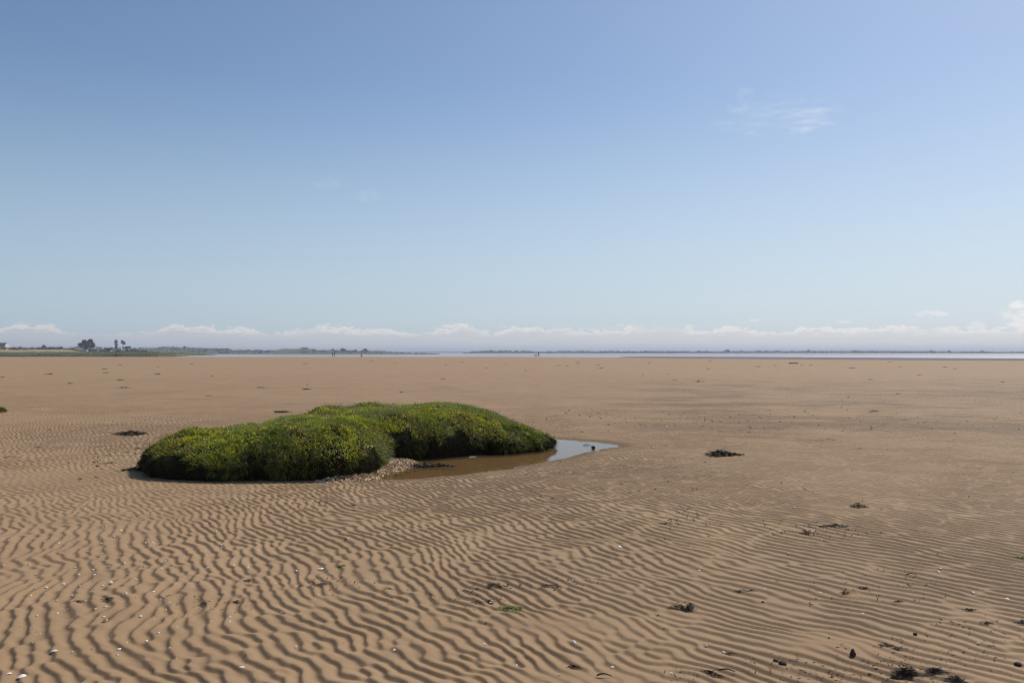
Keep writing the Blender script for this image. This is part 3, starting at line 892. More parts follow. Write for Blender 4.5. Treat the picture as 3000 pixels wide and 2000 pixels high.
        return np.stack([x, y, base_z(x, y) + .006], -1)
    chips('shell_fragments', 260, footpts, .0062, 'fine broken shell grit sprinkled over the sand', 'shell grit', cm)
    # stones
    dk = mat('dark_stone', (.045, .032, .028), .8, .3, noise=.3, nscale=20, bump=.4, bscale=80)
    for px, py, sx, sz, pt, lab in ((2499, 1920, .016, .025, .5, 'pointed dark stone standing up from the sand at bottom right'), (2292, 1946, .020, .014, 0, 'round dark stone half sunk at the bottom right'),
                                    (2681, 1862, .012, .013, 0, 'small cube like dark stone on the ripples at right'), (2982, 1950, .018, .014, 0, 'dark stone near the bottom right corner'),
                                    (2272, 1937, .014, .009, .2, 'small flat dark stone left of the round one')):
        o = stone_mesh('stone', sx, sx * .9, sz, int(px), dk, pt); place(o, px, py, sz * .5, label=lab, cat='stone')
    o = stone_mesh('stone', .034, .03, .028, 3, dk); x, y = at(1738, 1309); o.location = (x, y, WATER_Z + .015)
    props(o, label='dark stone poking out of the pool beside the olive weed clump', cat='stone')
    # white long shell in the pool: two open valves
    x, y = at(1385, 1339, WATER_Z)
    bm = bmesh.new()
    for s_, tilt in ((1, .55), (-1, .3)):
        rows = []
        for i in range(12):
            t = i / 11 - .5; xx = t * .14; row = []
            wdt = .017 * (1 - (abs(t) * 2) ** 6)
            for j in range(6):
                q = j / 5
                row.append(bm.verts.new((xx, s_ * (wdt * 2 * q * math.cos(tilt)) + s_ * .001, .012 + wdt * 2 * q * math.sin(tilt) - .008 * math.sin(math.pi * q))))
            rows.append(row)
        for a, b in zip(rows, rows[1:]):
            for j in range(5): bm.faces.new((a[j], b[j], b[j + 1], a[j + 1]))
    o = bm_obj('razor_shell', bm, mat('razor_white', (.55, .51, .46), .4, .4, noise=.12, nscale=30), smooth=True)
    o.location = (x, y, WATER_Z - .004); o.rotation_euler = (.1, 0, .25); o.scale = (.85, .6, .6)
    props(o, label='long white open shell lying in the brown shallows of the pool', cat='shell')
    # small far turf tuft at the left edge
    g = np.random.default_rng(3); n = 2500
    x0, y0 = at(-34, 1207); a = g.uniform(0, 6.28, n); r = np.sqrt(g.random(n)); P = np.stack([x0 + np.cos(a) * r * .42, y0 + np.sin(a) * r * .4, .12 * (1 - r ** 2)], -1)
    d0 = unit(g.standard_normal((n, 3)) * .5 + [0, 0, 1]); d1 = unit(d0 + g.standard_normal((n, 3)) * .5 - [0, 0, .8])
    V, Q, k = strips(P, d0, d1, g.uniform(.05, .12, n), g.uniform(.008, .014, n), unit(np.cross(d0, g.standard_normal((n, 3)))), 3)
    c = np.array([(.14, .13, .02), (.09, .12, .02), (.22, .18, .03)])[g.integers(0, 3, n)]
    o = mesh_np('turf_tuft', V - [x0, y0, 0], quads=Q, m=mat('tuft_leaves', attr=True, rough=.6), col=np.repeat(c, k, 0), smooth=False); o.location = (x0, y0, 0)
    props(o, label='small olive turf tuft cut off by the left edge of the picture', cat='turf tuft')


# ------------------------------------------------------------------ far coast
def leaf_cloud(centers, radii, n, size, cols, seed, flat=1.0):
    """leaf faces spread through lobes"""
    g = np.random.default_rng(seed)
    centers = np.array(centers, float); radii = np.array(radii, float)
    if radii.ndim == 1: radii = np.repeat(radii[:, None], 3, 1)
    w = radii[:, 0] * radii[:, 2]; i = g.choice(len(centers), n, p=w / w.sum())
    d = unit(g.standard_normal((n, 3))); r = g.uniform(.45, 1.05, n)[:, None]
    P = centers[i] + d * r * radii[i]
    u = unit(g.standard_normal((n, 3))); w_ = unit(np.cross(u, g.standard_normal((n, 3))))
    s = (g.uniform(.6, 1.4, n) * size)[:, None]
    V = np.stack([P - u * s, P - w_ * s * .6, P + u * s, P + w_ * s * .6], 1).reshape(-1, 3)
    Q = np.arange(n * 4).reshape(-1, 4)
    c = np.array(cols)[g.integers(0, len(cols), n)] * g.uniform(.7, 1.3, (n, 1))
    return V, Q, np.repeat(c, 4, 0)


def trunk_bm(h, r, limbs, seed):
    g = random.Random(seed); bm = bmesh.new()
    def seg(p0, p1, r0, r1):
        d = (p1 - p0); L = d.length
        m = Matrix.Translation((p0 + p1) / 2) @ d.to_track_quat('Z', 'Y').to_matrix().to_4x4()
        bmesh.ops.create_cone(bm, cap_ends=True, segments=7, radius1=r0, radius2=r1, depth=L, matrix=m)
    p = Vector((0, 0, -.3)); top = h
    for k in range(5):
        q = Vector((g.uniform(-.04, .04) * h * .5, g.uniform(-.04, .04) * h * .5, -.3 + (top + .3) * (k + 1) / 5))
        seg(p, q, r * (1 - k * .17), r * (1 - (k + 1) * .17)); p = q
    for c in limbs:
        c = Vector(c); seg(Vector((0, 0, max(.2 * h, c.z * .62))), c, r * .35, r * .12)
    return bm


def build_coast():
    D0, D1, D2, D3 = 452., 620., 800., 1300.
    pxs = np.linspace(-1500, 640, 260)
    yb = np.interp(pxs, [-1500, 0, 420, 560, 640], [1047, 1046, 1045.8, 1044.5, 1039.5])
    y1 = np.interp(pxs, [-1500, 0, 230, 350, 450, 520, 640], [1033, 1034, 1033.5, 1031.5, 1031.5, 1033.5, 1038.6])
    y2 = np.interp(pxs, [-1500, 0, 60, 100, 150, 200, 235, 330, 450, 520, 640], [1023, 1024.5, 1025.5, 1023.5, 1024, 1025, 1030, 1030.6, 1031, 1033.2, 1038.8])
    y3 = np.interp(pxs, [-1500, 0, 230, 450, 640], [1022, 1023, 1029, 1030.5, 1038])
    rows = []
    ends = np.interp(pxs, [-1500, 470, 520, 560, 600, 640], [D0, D0, 560, 660, 780, 925])
    yb = np.where(ends > D0 + 1, HY + 2.82 * F / ends, yb)
    E1 = np.maximum(D1, ends * 1.12); E2 = np.maximum(D2, ends * 1.22)
    for t in np.linspace(0, 1, 60):
        D = ends * (D3 / ends) ** t
        zb = [CAMH - (yy - HY) / F * Dk for yy, Dk in ((yb, ends), (y1, E1), (y2, E2), (y3, D3))]
        z = np.array([np.interp(D[i], [ends[i], E1[i], E2[i], D3], [zb[0][i], zb[1][i], zb[2][i], zb[3][i]]) for i in range(len(pxs))])
        x = (pxs - CX) / F * D
        z = z + (fbm(x * .06, D * .06, 201, 3) - .5) * .5 * ss(0, 1, (D - ends) / (E1 - ends)) * ss(560, 470, pxs)
        rows.append(np.stack([x, D, z], -1))
    first = rows[0].copy(); first[:, 2] = -3; first[:, 1] -= 2
    rows.insert(0, first)
    V = np.array(rows); nr, nc = V.shape[:2]
    idx = np.arange(nr * nc).reshape(nr, nc)
    Q = np.stack([idx[:-1, :-1], idx[:-1, 1:], idx[1:, 1:], idx[1:, :-1]], -1).reshape(-1, 4)
    P = V.reshape(-1, 3)
    # plant cover: green marsh, tan dune grass, green again
    px = CX + F * P[:, 0] / P[:, 1]
    nse = fbm(P[:, 0] * .05, P[:, 1] * .03, 202, 4)
    tan = ss(640, 700, P[:, 1] + 60 * (nse - .5)) * ss(300, 180, px)
    mars = np.array([.135, .135, .040]); dk = np.array([.075, .082, .022]); tn = np.array([.42, .31, .17]); gr = np.array([.13, .14, .045])
    c = dk + (mars - dk) * ss(.3, .7, nse)[:, None]
    c = c + (gr - c) * (ss(520, 640, P[:, 1]) * .7)[:, None]
    c = c + (tn - c) * tan[:, None]
    def hgt(px_, D):
        j = int(np.clip(np.searchsorted(pxs, px_), 0, nc - 1))
        return float(np.interp(D, V[1:, j, 1], V[1:, j, 2]))
    o = mesh_np('coast_ground', P, quads=Q, m=mat('coast_turf', attr=True, rough=.95, spec=.1, noise=.25, nscale=.15), col=c); props(o, kind='structure')

    # marsh grass tufts give the seaward bank its ragged look
    g = np.random.default_rng(31); n = 42000
    pp = g.uniform(-500, 632, n); jj = np.clip(np.searchsorted(pxs, pp), 0, nc - 1); D = ends[jj] + 1 + (g.random(n) ** 1.3) * np.where(ends[jj] > D0 + 1, 120, 260)
    x = (pp - CX) / F * D
    ii = np.clip((np.log(D / ends[jj]) / np.log(D3 / ends[jj]) * 59 + .5).astype(int), 0, nr - 2)
    z = V[1:, :, 2][ii, jj]
    dense = fbm(x * .09, D * .05, 203, 3); k = g.random(n) < ss(.3, .6, dense) * .8 + .2
    x, D2_, z, pp = x[k], D[k], z[k], pp[k]; n = len(x)
    root = np.stack([x, D2_, z - .05], -1); d0 = unit(g.standard_normal((n, 3)) * .4 + [0, 0, 1]); d1 = unit(d0 + g.standard_normal((n, 3)) * .5)
    V2, Q2, kk = strips(root, d0, d1, g.uniform(.2, .55, n), g.uniform(.12, .3, n), unit(np.cross(d0, g.standard_normal((n, 3)))), 2)
    front = ss(500, 600, D2_)[:, None]
    c = (np.array([(.075, .085, .02), (.13, .135, .03), (.18, .165, .05)])[g.integers(0, 3, n)]) * (1 - front) + np.array((.17, .15, .07)) * front
    o = mesh_np('marsh_grass', V2, quads=Q2, m=mat('marsh_blades', attr=True, rough=.85, spec=.15), col=np.repeat(c, kk, 0), smooth=False)
    props(o, label='strip of green saltmarsh grass along the left shore', cat='marsh grass', kind='stuff')

    # gorse
    gm = mat('gorse_leaves', attr=True, rough=.8, spec=.15)
    GD = [(.030, .036, .014), (.045, .05, .018), (.06, .05, .025)]; YL = [(.80, .46, .02), (.65, .36, .02), (.14, .10, .02)]
    def shrub_data(seed, flower):
        gg = np.random.default_rng(seed)
        cs = [(gg.uniform(-1.2, 1.2), gg.uniform(-.8, .8), gg.uniform(.5, 1.3)) for _ in range(6)]; rs = [(gg.uniform(.7, 1.1), gg.uniform(.6, .9), gg.uniform(.5, .85)) for _ in range(6)]
        V_, Q_, c_ = leaf_cloud(cs, rs, 900, .12, GD, seed)
        if flower:
            yc = np.array(YL)[gg.integers(0, 3, len(c_) // 4)]; topz = V_.reshape(-1, 4, 3)[:, :, 2].mean(1)
            sel = (topz > .75) & (gg.random(len(topz)) < .85); cc = c_.reshape(-1, 4, 3); cc[sel] = yc[sel][:, None, :]; c_ = cc.reshape(-1, 3)
        o_ = mesh_np('gorse_bush', V_, quads=Q_, m=gm, col=c_, smooth=False, link=False); return o_.data
    sd = [shrub_data(40 + i, i < 4) for i in range(6)]
    rg = random.Random(3)
    bushes = []
    for px_ in np.arange(-340, 232, 8.5): bushes.append((px_ + rg.uniform(-3, 3), rg.uniform(815, 850), rg.uniform(.9, 1.3) * (1.0 if px_ > 60 else 1.1)))
    for px_ in np.arange(268, 308, 7): bushes.append((px_ + rg.uniform(-2, 2), rg.uniform(890, 930), rg.uniform(.9, 1.5)))
    for px_ in np.arange(336, 432, 7): bushes.append((px_ + rg.uniform(-2, 2), rg.uniform(870, 920), rg.uniform(.8, 1.25)))
    for i, (px_, D, s) in enumerate(bushes):
        fl = (i % 7) not in (2, 5)
        o = bpy.data.objects.new('gorse_bush', sd[rg.randrange(4) if fl else 4 + i % 2]); C.objects.link(o)
        o.location = ((px_ - CX) / F * D, D, hgt(px_, D) - .25); o.scale = (s * 1.5, s * 1.3, s * 1.45); o.rotation_euler = (0, 0, rg.uniform(-.5, .5))
        props(o, 'gorse bush with yellow bloom in the scrub band above the dunes' if fl else 'dark flowerless gorse bush in the scrub band above the dunes', 'shrub', 'gorse bushes along the dunes')

    # trees
    tm = mat('tree_leaves', attr=True, rough=.8, spec=.15); bk = mat('bark', (.07, .055, .045), .9, .2, noise=.3, nscale=3)
    def tree(px_, D, base, lobes, n, size, cols, lab, cat='tree', name='broadleaf_tree', r=.3, grp=None):
        x, y, z = far(px_, base, D)
        t = empty(name, (x, y, z), label=lab, cat=cat, group=grp)
        cs = [(l[0], l[1], l[2]) for l in lobes]; rs = [(l[3], l[3], l[4]) for l in lobes]
        top = max(c[2] for c in cs)
        bm_obj('trunk', trunk_bm(top, r, cs, int(px_)), bk, t, smooth=True)
        V_, Q_, c_ = leaf_cloud(cs, rs, n, size, cols, int(px_))
        mesh_np('crown', V_, quads=Q_, m=tm, parent=t, col=c_, smooth=False)
        return t
    def lobes(w, h0, h1, n, rr, seed):
        g_ = random.Random(seed); out = []
        for k in range(n):
            u = g_.uniform(0, 1); z = h0 + (h1 - h0) * u; ww = w * math.sin(math.pi * min(.93, .28 + .66 * u)) * .5
            out.append((g_.uniform(-ww, ww), g_.uniform(-ww, ww) * .8, z, rr * g_.uniform(.7, 1.1), rr * g_.uniform(.6, .9)))
        return out
    TC = [(.035, .040, .022), (.05, .05, .028), (.028, .032, .018), (.065, .06, .032)]; TP = [(.022, .030, .018), (.03, .036, .022), (.04, .045, .026)]
    tree(247, 860, 1024, lobes(8, 1.5, 9.0, 26, 1.9, 1), 5200, .34, TC, 'broad brownish green tree, front one of the touching pair by the parked cars', r=.4)
    tree(264, 880, 1024, lobes(8, 2.5, 10.3, 26, 1.9, 2), 5200, .34, TP, 'taller dark tree, rear one of the touching pair by the parked cars', r=.4)
    tree(128, 900, 1021, lobes(5, .6, 3.2, 10, 1.2, 3), 1500, .28, [(.06, .07, .045), (.05, .06, .04)], 'small round tree above the dune scrub, between house and paired trees', r=.2)
    tree(152, 940, 1020, lobes(4, .3, 1.5, 6, .9, 8), 700, .26, [(.06, .07, .045), (.05, .06, .04)], 'low bush like tree right of the small round tree', r=.15)
    def pine(px_, D, base, tiers, lab):
        tree(px_, D, base, tiers, 2600, .26, TP, lab, 'pine tree', 'pine_tree', r=.28)
    pine(340, 880, 1021, [(-.4, 0, 8.8, 1.2, .6), (.7, 0, 8.4, 1.1, .5), (-1.0, .2, 7.2, 1.1, .5), (.5, -.2, 6.9, 1.5, .6), (-1.2, 0, 5.8, 1.0, .4), (.6, 0, 5.2, 1.3, .6), (-.6, 0, 4.0, 1.1, .5), (.9, .2, 3.6, 1.3, .5), (.2, 0, 2.2, 1.3, .7), (-.2, 0, 1.0, 1.2, .7)], 'tall layered pine, left of the pair by the hut')
    pine(360, 880, 1021, [(-1.0, 0, 8.4, .8, .7), (-.6, 0, 7.5, 1.3, .6), (.8, 0, 7.3, 1.2, .6), (1.6, .2, 6.4, 1.2, .4), (-1.2, 0, 6.3, 1.2, .5), (.3, 0, 6.1, 1.5, .6), (2.2, 0, 5.2, 1.1, .35), (1.2, 0, 4.9, 1.0, .4), (.1, 0, 1.6, .8, .7)], 'spreading pine with a bare stem, right of the pair by the hut')
    tree(371, 880, 1023, lobes(3.4, .6, 2.6, 7, .9, 5), 1200, .24, TP, 'low dark bushy tree at the foot of the spreading pine', r=.15)
    tree(379, 885, 1023, lobes(3.2, .8, 3.4, 7, .9, 6), 1300, .24, TP, 'small pointed dark tree right of the pines', r=.15)

    # house at the left edge, long axis across the view
    hx, hy, hz = far(-14, 1016, 850)
    h = empty('house', (hx, hy, hz), label='low house with a dark roof and white gable at the left edge', cat='house')
    wm_ = mat('white_render', (.72, .70, .66), .8, .2, noise=.08, nscale=1); gmw = mat('grey_wall', (.30, .30, .31), .8, .2, noise=.1, nscale=1)
    rfm = mat('roof_slate', (.055, .048, .046), .8, .25, noise=.2, nscale=2); gl = mat('window_glass', (.03, .035, .04), .15, .5)
    bm = bmesh.new(); box(bm, -9, 12.2, -3.5, 3.5, -.5, 2.1); bm_obj('wall', bm, gmw, h)
    bm = bmesh.new(); prism_pts = [(-3.5, -.5), (3.5, -.5), (3.5, 2.1), (0, 4.0), (-3.5, 2.1)]
    a = [bm.verts.new((12.21, y_, z_)) for y_, z_ in prism_pts]; b = [bm.verts.new((12.45, y_, z_)) for y_, z_ in prism_pts]
    bm.faces.new(a); bm.faces.new(b[::-1]); [bm.faces.new((a[i], b[i], b[(i + 1) % 5], a[(i + 1) % 5])) for i in range(5)]
    bm_obj('gable', bm, wm_, h)
    bm = bmesh.new(); rp = [(-3.9, 2.0), (0, 4.25), (3.9, 2.0), (3.9, 1.85), (0, 4.05), (-3.9, 1.85)]
    a = [bm.verts.new((-9.3, y_, z_)) for y_, z_ in rp]; b = [bm.verts.new((12.2, y_, z_)) for y_, z_ in rp]
    bm.faces.new(a); bm.faces.new(b[::-1]); [bm.faces.new((a[i], b[i], b[(i + 1) % 6], a[(i + 1) % 6])) for i in range(6)]
    rf = bm_obj('roof', bm, rfm, h)
    bm = bmesh.new(); box(bm, -.4, .4, -.3, .3, 3.9, 5.0); bm_obj('chimney', bm, wm_, rf)
    for wx in (-6, -2, 2, 5.5, 9):
        bm = bmesh.new(); box(bm, wx, wx + 1.3, -3.56, -3.44, .7, 1.7); bm_obj('window', bm, gl, h)
    # hut
    x, y, z = far(319, 1030, 905)
    h = empty('beach_hut', (x, y, z), label='dark boxy hut with a flat roof left of the pines, behind the cars', cat='hut')
    dkw = mat('dark_timber', (.035, .026, .022), .85, .2, noise=.3, nscale=2)
    bm = bmesh.new(); box(bm, -3.6, 2.6, -2.2, 2.2, -.3, 3.3); bm_obj('wall', bm, dkw, h)
    bm = bmesh.new(); box(bm, -4.3, 3.2, -2.8, 2.8, 3.302, 3.75); bm_obj('roof', bm, mat('felt_roof', (.03, .022, .022), .9), h)
    bm = bmesh.new(); box(bm, 2.61, 5.4, -1.8, 1.8, -.3, 2.4); bm_obj('side_room', bm, mat('grey_boards', (.16, .14, .13), .85, .2, noise=.2, nscale=2), h)
    bm = bmesh.new(); box(bm, -1.0, 0.1, -2.27, -2.19, -.1, 1.9); dr = bm_obj('door', bm, mat('hut_door', (.10, .09, .08), .7), h)
    # caravans
    for px_, py_, D, L, lab in ((270, 1023, 960, 6.2, 'white caravan roof just right of the paired trees'), (295, 1023, 980, 5.2, 'white caravan left of the dark hut behind gorse'), (349, 1024, 960, 6.5, 'white caravan seen between the two pines')):
        x, y, z = far(px_, py_, D); t = empty('caravan', (x, y, z), label=lab, cat='caravan')
        bm = bmesh.new(); prism(bm, [(-L / 2, .4), (L / 2, .4), (L / 2 + .15, 1.5), (L / 2 - .25, 2.5), (-L / 2 + .25, 2.5), (-L / 2 - .15, 1.5)], -1.1, 1.1); bm_obj('body', bm, mat('caravan_white', (.75, .74, .70), .4), t)
        bm = bmesh.new(); box(bm, -L * .35, -L * .05, -1.14, -1.09, 1.3, 2.0); box(bm, L * .1, L * .35, -1.14, -1.09, 1.3, 2.0); bm_obj('window', bm, gl, t)
        for wx in (-.45, .45):
            bm = bmesh.new(); cyl(bm, (wx, -.95, .32), .32, .2); bm_obj('wheel', bm, mat('tyre', (.02, .02, .02), .9), t)
    # cars
    tyre = mat('car_tyre', (.015, .015, .015), .9); lamp = mat('headlight_glass', (.7, .7, .68), .2)
    def car(px_, D, colr, lab, rz):
        x, y, z = far(px_, 1030.2, D); t = empty('parked_car', (x, y, z), rz, label=lab, cat='car', group='cars parked behind the dune')
        bm = bmesh.new()
        prism(bm, [(-2.05, .3), (2.05, .3), (2.1, .75), (1.95, .88), (1.1, .95), (.45, 1.42), (-1.15, 1.45), (-1.85, .98), (-2.08, .85)], -.85, .85)
        bmesh.ops.bevel(bm, geom=list(bm.edges), offset=.06, segments=2, affect='EDGES')
        bm_obj('body', bm, mat('car_paint', colr, .25, .6), t, smooth=False)
        bm = bmesh.new(); prism(bm, [(.98, .98), (.42, 1.36), (-1.1, 1.39), (-1.6, 1.0)], -.872, .872); bm_obj('window', bm, gl, t)
        for wx in (-1.3, 1.3):
            for wy in (-.8, .8):
                bm = bmesh.new(); cyl(bm, (wx, wy, .32), .32, .2); bm_obj('wheel', bm, tyre, t)
        for wy in (-.6, .6):
            bm = bmesh.new(); box(bm, 2.03, 2.13, wy - .16, wy + .16, .6, .76); bm_obj('headlight', bm, lamp, t)
    for px_, D, cc, lab, rz in ((238, 872, (.03, .032, .035), 'dark grey parked car, leftmost of the row', .1), (250, 868, (.035, .04, .05), 'dark blue grey parked car under the paired trees', 0), (256, 862, (.70, .72, .72), 'white parked car in front of the dark ones under the trees', -1.1),
                              (264, 872, (.05, .055, .06), 'charcoal parked car right of the white one', .2), (270, 868, (.02, .022, .025), 'black parked car at the right end of the left cluster', 0), (281, 870, (.015, .018, .02), 'black parked car, first of the right cluster', .1), (287, 866, (.28, .30, .32), 'silver parked car in the right cluster', -.9),
                              (294, 872, (.03, .025, .03), 'dark parked car between the silver and red ones', .1), (301, 868, (.22, .02, .025), 'red parked car in the right cluster', 0), (309, 870, (.03, .03, .045), 'dark navy parked car in front of the hut', -.6), (318, 868, (.07, .08, .09), 'grey parked car in front of the hut', .1), (326, 862, (.80, .80, .78), 'bright white parked car at the right end of the row', -1.0)):
        car(px_, D, cc, lab, rz)
    # lone post on the marsh
    x, y, z = far(530, 1042, 480); t = empty('marker_post', (x, y, z), label='dark wooden post standing on the marsh near its tip', cat='post')
    bm = bmesh.new(); cyl(bm, (0, 0, .75), .12, 1.9, 'Z', 9); bm_obj('post_shaft', bm, dkw, t)
    bm = bmesh.new(); bmesh.ops.create_cone(bm, cap_ends=True, segments=9, radius1=.15, radius2=.07, depth=.16, matrix=Matrix.Translation((0, 0, 1.79))); bm_obj('post_cap', bm, dkw, t)
    # distant headlands, wooded: land as structure, woods as masses
    def headland(name, prof, D, depth, baseY, col, seed, wood, label, hgt_px=2.6, lsz=.9, wcols=((.05, .06, .04), (.04, .05, .035), (.065, .065, .05)), nper=36):
        pxs_ = np.arange(prof[0][0], prof[-1][0] + 1, 6.0)
        top = np.interp(pxs_, [p[0] for p in prof], [p[1] for p in prof])
        x0 = (pxs_ - CX) / F * D; zt = CAMH - (top - HY) / F * (D + depth * .45)
        R = []
        for t, f in ((0, 0), (.08, .12), (.25, .6), (.45, 1), (.75, .8), (1, 0)):
            D_ = D + depth * t
            z = -1.3 + (zt + 1.3) * f + (fbm(pxs_ * .05, np.full_like(pxs_, t * 5), seed, 3) - .5) * .8 * f
            R.append(np.stack([(pxs_ - CX) / F * D_, np.full_like(pxs_, D_), z], -1))
        V_ = np.array(R); nr_, nc_ = V_.shape[:2]; ix = np.arange(nr_ * nc_).reshape(nr_, nc_)
        Q_ = np.stack([ix[:-1, :-1], ix[:-1, 1:], ix[1:, 1:], ix[1:, :-1]], -1).reshape(-1, 4)
        o_ = mesh_np(name, V_.reshape(-1, 3), quads=Q_, m=mat(name, col, .95, .1, noise=.35, nscale=.02)); props(o_, kind='structure')
        g_ = np.random.default_rng(seed); cs = []; rs = []
        for i in range(int(len(pxs_) * wood)):
            q = g_.uniform(pxs_[0], pxs_[-1]); t = g_.uniform(.12, .55)
            if fbm(np.array([q * .03]), np.array([t * 3.]), seed + 1, 2)[0] < .40: continue
            D_ = D + depth * t; j = min(len(pxs_) - 1, int((q - pxs_[0]) / 6)); f = float(np.interp(t, (0, .08, .25, .45, .75, 1), (0, .12, .6, 1, .8, 0)))
            hh = hgt_px / F * D_ * g_.uniform(.4, 1.1); rr_ = hh * g_.uniform(.5, .9)
            # seat the crowns so that the skyline, not the ground, matches
            zc = -1.3 + (zt[j] + 1.3) * f - hh * .25
            cs.append(((q - CX) / F * D_, D_, zc + hh * .2)); rs.append((rr_ * 1.2, rr_, hh * .6))
        if cs:
            V2_, Q2_, c2_ = leaf_cloud(cs, rs, len(cs) * nper, lsz, wcols, seed)
            o_ = mesh_np('far_wood', V2_, quads=Q2_, m=tm, col=c2_, smooth=False)
            props(o_, label=label, cat='woodland', kind='stuff')
    headland('wooded_hill', [(180, 1026), (210, 1017), (235, 1014), (275, 1015.5), (330, 1018), (400, 1020), (410, 1018), (450, 1020), (480, 1015), (520, 1017), (560, 1019), (620, 1021), (670, 1021), (690, 1028)], 1500, 500, 1036, (.10, .115, .06), 301, 5, 'far blue green wooded hill behind the left shore', 3.0, .9)
    headland('headland', [(640, 1031), (700, 1025), (760, 1026), (800, 1027), (830, 1022), (870, 1022), (900, 1021), (930, 1026), (980, 1026), (1030, 1028), (1080, 1029), (1105, 1027), (1140, 1030), (1190, 1034), (1290, 1037.2)], 1250, 350, 1038, (.125, .12, .07), 302, 5, 'scrubby bushes and trees along the middle headland', 2.4, .8)
    headland('far_shore', [(1360, 1035), (1385, 1030), (1420, 1028), (1500, 1028), (1600, 1030), (1660, 1028), (1760, 1029), (1900, 1029), (2030, 1029), (2200, 1028), (2260, 1029), (2400, 1030), (2600, 1030), (2800, 1031), (3000, 1031.5), (3400, 1031), (4200, 1031)], 2150, 260, 1036, (.075, .085, .06), 303, 3.0, 'long low belt of hazy trees on the far shore at right', 2.8, 1.6)
    headland('hazy_hills', [(2000, 1032), (2200, 1028), (2420, 1026.5), (2560, 1026.2), (2700, 1027.5), (3000, 1029.5), (3600, 1029), (4400, 1031)], 3600, 900, 1036, (.09, .10, .08), 304, 0, '')
    headland('hazy_hills', [(1120, 1031.5), (1220, 1029.5), (1300, 1028.6), (1400, 1029.8), (1500, 1031.5)], 4600, 900, 1036, (.09, .10, .08), 305, 0, '')
    # single trees that stand out on the headland
    for px_, base, w, hh, lab in ((1004, 1029, 9, 5.0, 'round tree breaking the skyline in the middle of the headland'), (1070, 1030, 9, 5.0, 'square topped tree at the right end of the headland trees'), (975, 1029, 7, 3.4, 'small dark tree left of the round skyline tree'),
                               (1040, 1030, 6, 2.8, 'dark green conifer like tree right of the round skyline tree'), (541, 1020, 3, 4.4, 'lone tree on the bare ridge of the far hill')):
        D = 1400 if px_ > 600 else 1700
        tree(px_, D, base, lobes(w, .4, hh * .85, 14, 1.7, int(px_)), 1300, .6, [(.045, .055, .04), (.06, .065, .05)], lab, r=.3)
    for px_, base, w, hh in ((2128, 1030, 16, 7), (2278, 1031, 10, 6), (2370, 1031, 12, 6.5), (2504, 1031, 13, 6), (2728, 1032, 14, 6.5), (2782, 1032, 10, 6), (2878, 1032, 9, 5.5), (1438, 1031, 9, 6)):
        tree(px_, 2300, base, lobes(w * 1.2, 1, hh * .72, 10, 2.2, int(px_)), 500, 1.0, [(.045, .055, .04), (.06, .065, .05)], 'hazy tree crown rising out of the low tree belt on the far shore', r=.4, grp='trees breaking the far shore skyline')
    # blocky building on the headland crest
    x, y, z = far(893, 1023.5, 1420); h = empty('hilltop_building', (x, y, z), label='blocky flat topped building on the crest of the headland', cat='building')
    bm = bmesh.new(); box(bm, -5.4, 5.4, -3, 3, -1, 2.3); bm_obj('wall', bm, mat('stone_wall', (.26, .235, .20), .9, .2, noise=.15, nscale=.5), h)
    bm = bmesh.new(); prism(bm, [(-6.2, 2.302), (6.2, 2.302), (5.2, 3.3), (-5.2, 3.3)], -3.6, 3.6); bm_obj('roof', bm, mat('stone_roof', (.24, .22, .20), .9), h)
    for wx in (-4, -1.6, .8, 3.2):
        bm = bmesh.new(); box(bm, wx, wx + .9, -3.06, -2.94, .3, 1.5); bm_obj('window', bm, gl, h)
    # board-shaped dark hull lying at the water's edge
    x, y = at(1067, 1042.6, -.6); bm = bmesh.new()
    prism(bm, [(-.9, .18), (-.6, .0), (.6, .0), (.9, .18), (.4, .24), (-.4, .24)], -.25, .25); o = bm_obj('driftwood_log', bm, dkw); o.location = (at(1067, 1044.3)[0] * .97, 300, gz(at(1067, 1044.3)[0] * .97, 300) + .05); o.scale = (.62, .6, .8)
    props(o, label='flat dark driftwood piece right of the walker with pink legs', cat='driftwood')
    x, y = at(2325, 1065); bm = bmesh.new(); cyl(bm, (0, 0, .06), .07, 1.3, 'X', 9); cyl(bm, (-.5, .06, .1), .03, .4, 'Y', 7); o = bm_obj('driftwood_log', bm, dkw, smooth=True); o.location = (x, y, gz(x, y))
    props(o, label='straight dark log on the far sand at right below the wet flat', cat='driftwood')


# ------------------------------------------------------------------ people and dogs
def skin(name, pts, edges, m, parent=None, root=0):
    me = bpy.data.meshes.new(name); me.from_pydata([p[:3] for p in pts], edges, []); me.update()
    o = bpy.data.objects.new(name, me); C.objects.link(o); me.materials.append(m)
    sk = o.modifiers.new('Skin', 'SKIN'); sk.use_smooth_shade = True
    if not me.skin_vertices: me.skin_vertices.new()
    for i, p in enumerate(pts):
        r = p[3] if not isinstance(p[3], tuple) else p[3]
        me.skin_vertices[0].data[i].radius = (r, r) if not isinstance(r, tuple) else r
    me.skin_vertices[0].data[root].use_root = True
    s = o.modifiers.new('Sub', 'SUBSURF'); s.levels = 1; s.render_levels = 1
    if parent: o.parent = parent
    return o


